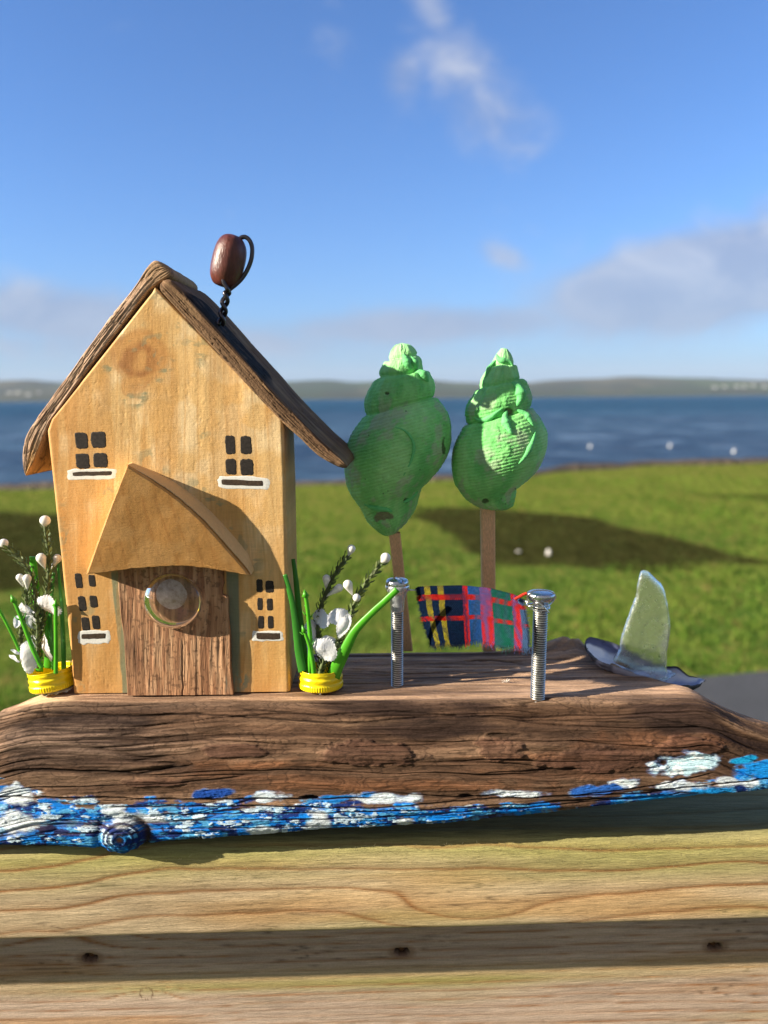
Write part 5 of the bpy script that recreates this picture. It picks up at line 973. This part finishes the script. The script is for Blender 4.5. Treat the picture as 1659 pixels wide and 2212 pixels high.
blade(rp, [(492, 1275), (482, 1160), (455, 1020), (425, 930), (408, 885)], z4, [-.003, -.003, -.003, -.003, -.003], [40, 40, 36, 32, 26], g, 'stalk', .8, ((.65, -1, .004), (.9, 1, .003)), True, 4)
blade(rp, [(655, 1280), (690, 1180), (760, 1040), (840, 890), (960, 760), (1090, 640), (1190, 545)], z4, [.001, -.001, -.003, -.004, -.005, -.006, -.007], [112, 104, 86, 66, 58, 52, 52], g, 'stalk', .5, ((.12, -1, .0012), (.22, -1, .0012)), False, 5)
sprig(rp, [(560, 1240), (535, 1050), (525, 880), (540, 730), (590, 580), (660, 430), (720, 340), (778, 265)], z4, .013, [(806, 205, 775, 272, 34, .013), (597, 455, 592, 545, 34, .012), (702, 532, 590, 608, 34, .012)], 31, .75)
sprig(rp, [(620, 1240), (660, 1080), (740, 880), (810, 720), (865, 590), (940, 470), (1005, 390), (1058, 325)], z4, .006, [(1092, 280, 1052, 328, 42, .006), (776, 505, 818, 600, 40, .004), (850, 614, 850, 622, 33, .002)], 33, 1.0)
sprig(rp, [(540, 1260), (560, 1180), (620, 1060), (700, 990)], z4, .001, [], 35, 1.2)
for k, (ctr, y_, w_, h_, rot, tl_, sd) in enumerate((((548, 795), .009, 175, 170, 0, (.3, 0), 3), ((692, 772), .003, 195, 145, .25, (.2, -.3), 5), ((750, 858), -.001, 130, 215, -.45, (-.2, .15), 7), ((583, 1062), -.0045, 205, 200, -.5, (.15, .25), 9), ((600, 985), .002, 150, 110, .2, (0, -.5), 11), ((480, 880), .010, 140, 170, .3, (-.5, 0), 13), ((418, 1095), .012, 110, 170, .1, (.3, 0), 15), ((510, 1020), .006, 110, 150, 0, (.4, .1), 17))):
    petal(rp, ctr, z4, y_, w_, h_, rot, sd, tl_)
# left pot
lp = thing('flower_pot', tuple(DZ(100, 1506, 0)), 'yellow bottle cap of snowdrops and green stalks at the left end of the driftwood', 'flower pot', 'bottle cap flower pots')
cl_ = DZ(101, 1504, 0); cap(lp, np.array([cl_[0], .0085, 0.0]), (R(7.5), R(-3)), 27, rad=.0136, h=.0120)
blade(lp, [(225, 1590), (160, 1440), (70, 1260), (-10, 1110)], zl, .004, [32, 34, 34, 34], g, 'stalk', .8, ((.94, 1, .0045),), False, 6)
blade(lp, [(470, 1760), (430, 1690), (360, 1530), (260, 1270), (190, 1090), (148, 1000)], zl, -.002, [56, 54, 50, 48, 44, 40], g, 'stalk', .7, ((.72, -1, .005), (.72, 1, .004), (.95, -1, .002)), True, 7)
blade(lp, [(622, 1820), (625, 1500), (622, 1250), (624, 1050)], zl, -.003, [50, 46, 44, 42], g, 'stalk', .7, ((.72, -1, .0018), (.95, 1, .0015)), True, 8)
blade(lp, [(712, 1790), (705, 1450), (690, 1100), (665, 800), (645, 560)], zl, [.006, .006, .007, .008, .009], [56, 54, 48, 38, 28], dg, 'leaf', .3, seed=9)
blade(lp, [(440, 1800), (430, 1400), (400, 900), (375, 640), (372, 520)], zl, .014, [90, 90, 88, 86, 84], g, 'leaf', .35, seed=10)
blade(lp, [(600, 1780), (575, 1500), (560, 1150), (585, 850), (600, 700)], zl, .010, [54, 54, 50, 44, 34], dg, 'leaf', .35, ((.8, 1, .004), (.74, 1, .004)), seed=11)
blade(lp, [(530, 1760), (550, 1500), (530, 1250), (560, 1100)], zl, .013, [90, 90, 80, 60], g, 'leaf', .3, seed=12)
sprig(lp, [(420, 1760), (440, 1400), (500, 1060), (530, 850), (545, 620), (532, 420), (512, 260), (503, 170)], zl, .006, [(503, 118, 500, 195, 57, .005), (458, 535, 508, 660, 54, .003), (636, 540, 572, 660, 48, .008)], 41, 1.0)
sprig(lp, [(360, 1600), (400, 1100), (370, 800), (320, 670), (230, 560), (150, 480), (85, 415)], zl, .010, [(42, 370, 85, 425, 50, .010)], 43, .95)
sprig(lp, [(240, 1560), (235, 1350), (290, 1080), (290, 950), (283, 880)], zl, .009, [(222, 752, 262, 860, 42, .008), (302, 762, 305, 900, 47, .007)], 45, .95)
sprig(lp, [(420, 1500), (425, 1350), (415, 1200), (400, 1050)], zl, .003, [], 47, 1.0)
for k, (ctr, y_, w_, h_, rot, tl_, sd) in enumerate((((530, 1085), .000, 330, 225, -.1, (.15, .3), 3), ((265, 1120), .002, 210, 170, .3, (.3, .2), 4), ((178, 1255), .002, 70, 165, -.25, (0, .2), 6), ((335, 1230), .007, 210, 220, .4, (.2, .2), 8), ((492, 1560), -.001, 190, 340, 0, (.3, .1), 10), ((385, 1480), .007, 190, 180, 0, (.4, .1), 12), ((290, 1665), -.004, 200, 330, .25, (.2, .1), 14), ((150, 1665), -.003, 150, 70, -.3, (.2, .2), 16), ((170, 1590), -.002, 120, 60, -.6, (0, .1), 18), ((300, 1540), .001, 170, 130, .2, (0, .4), 20))):
    petal(lp, ctr, zl, y_, w_, h_, rot, sd, tl_, serr=.06)
# tuft of pale fibres on the log
mb = MB(); q0 = DZ(1092, 1474, .0003)
for i in range(14): d = np.array([rng.uniform(-1, 1), rng.uniform(-.3, .6), rng.uniform(.1, .8)]); mb.tube(np.array([q0+d*[.001, 0, 0], q0+d*.002, q0+d*.0036+[0, 0, -.0006]]), [.00016, .00014, .00008], 5, (.8, .76, .7))
tag(mb.build('fibre_tuft', mleaf, None, tuple(q0)), 'tiny tuft of pale fibres stuck on the driftwood between the two bolts', 'fibre tuft')

# ------------------------------------------------------------------ air
hb = MB(); x0, x1, y0_, y1_, z0, z1h = -9500, 9500, -60, 9500, ZS-6, 320
v = [(x0, y0_, z0), (x1, y0_, z0), (x1, y1_, z0), (x0, y1_, z0), (x0, y0_, z1h), (x1, y0_, z1h), (x1, y1_, z1h), (x0, y1_, z1h)]
hb.add(v, [(3, 2, 1, 0), (4, 5, 6, 7), (0, 1, 5, 4), (1, 2, 6, 5), (2, 3, 7, 6), (3, 0, 4, 7)], smooth=False)
mh = bpy.data.materials.new('haze'); mh.use_nodes = True; t = NT(mh.node_tree); mh.node_tree.nodes.clear()
pv_ = t.node('ShaderNodeVolumePrincipled', {'Color': (.80, .88, 1.0, 1), 'Density': HAZE}); t.node('ShaderNodeOutputMaterial', {'Volume': pv_.outputs[0]})
if HAZE > 0: ho_ = hb.build('haze', mh); ho_['kind'] = 'stuff'; ho_['label'] = 'thin pale haze over the water and far shore'
for o in SC.objects:
    if '_w' in o: del o['_w']
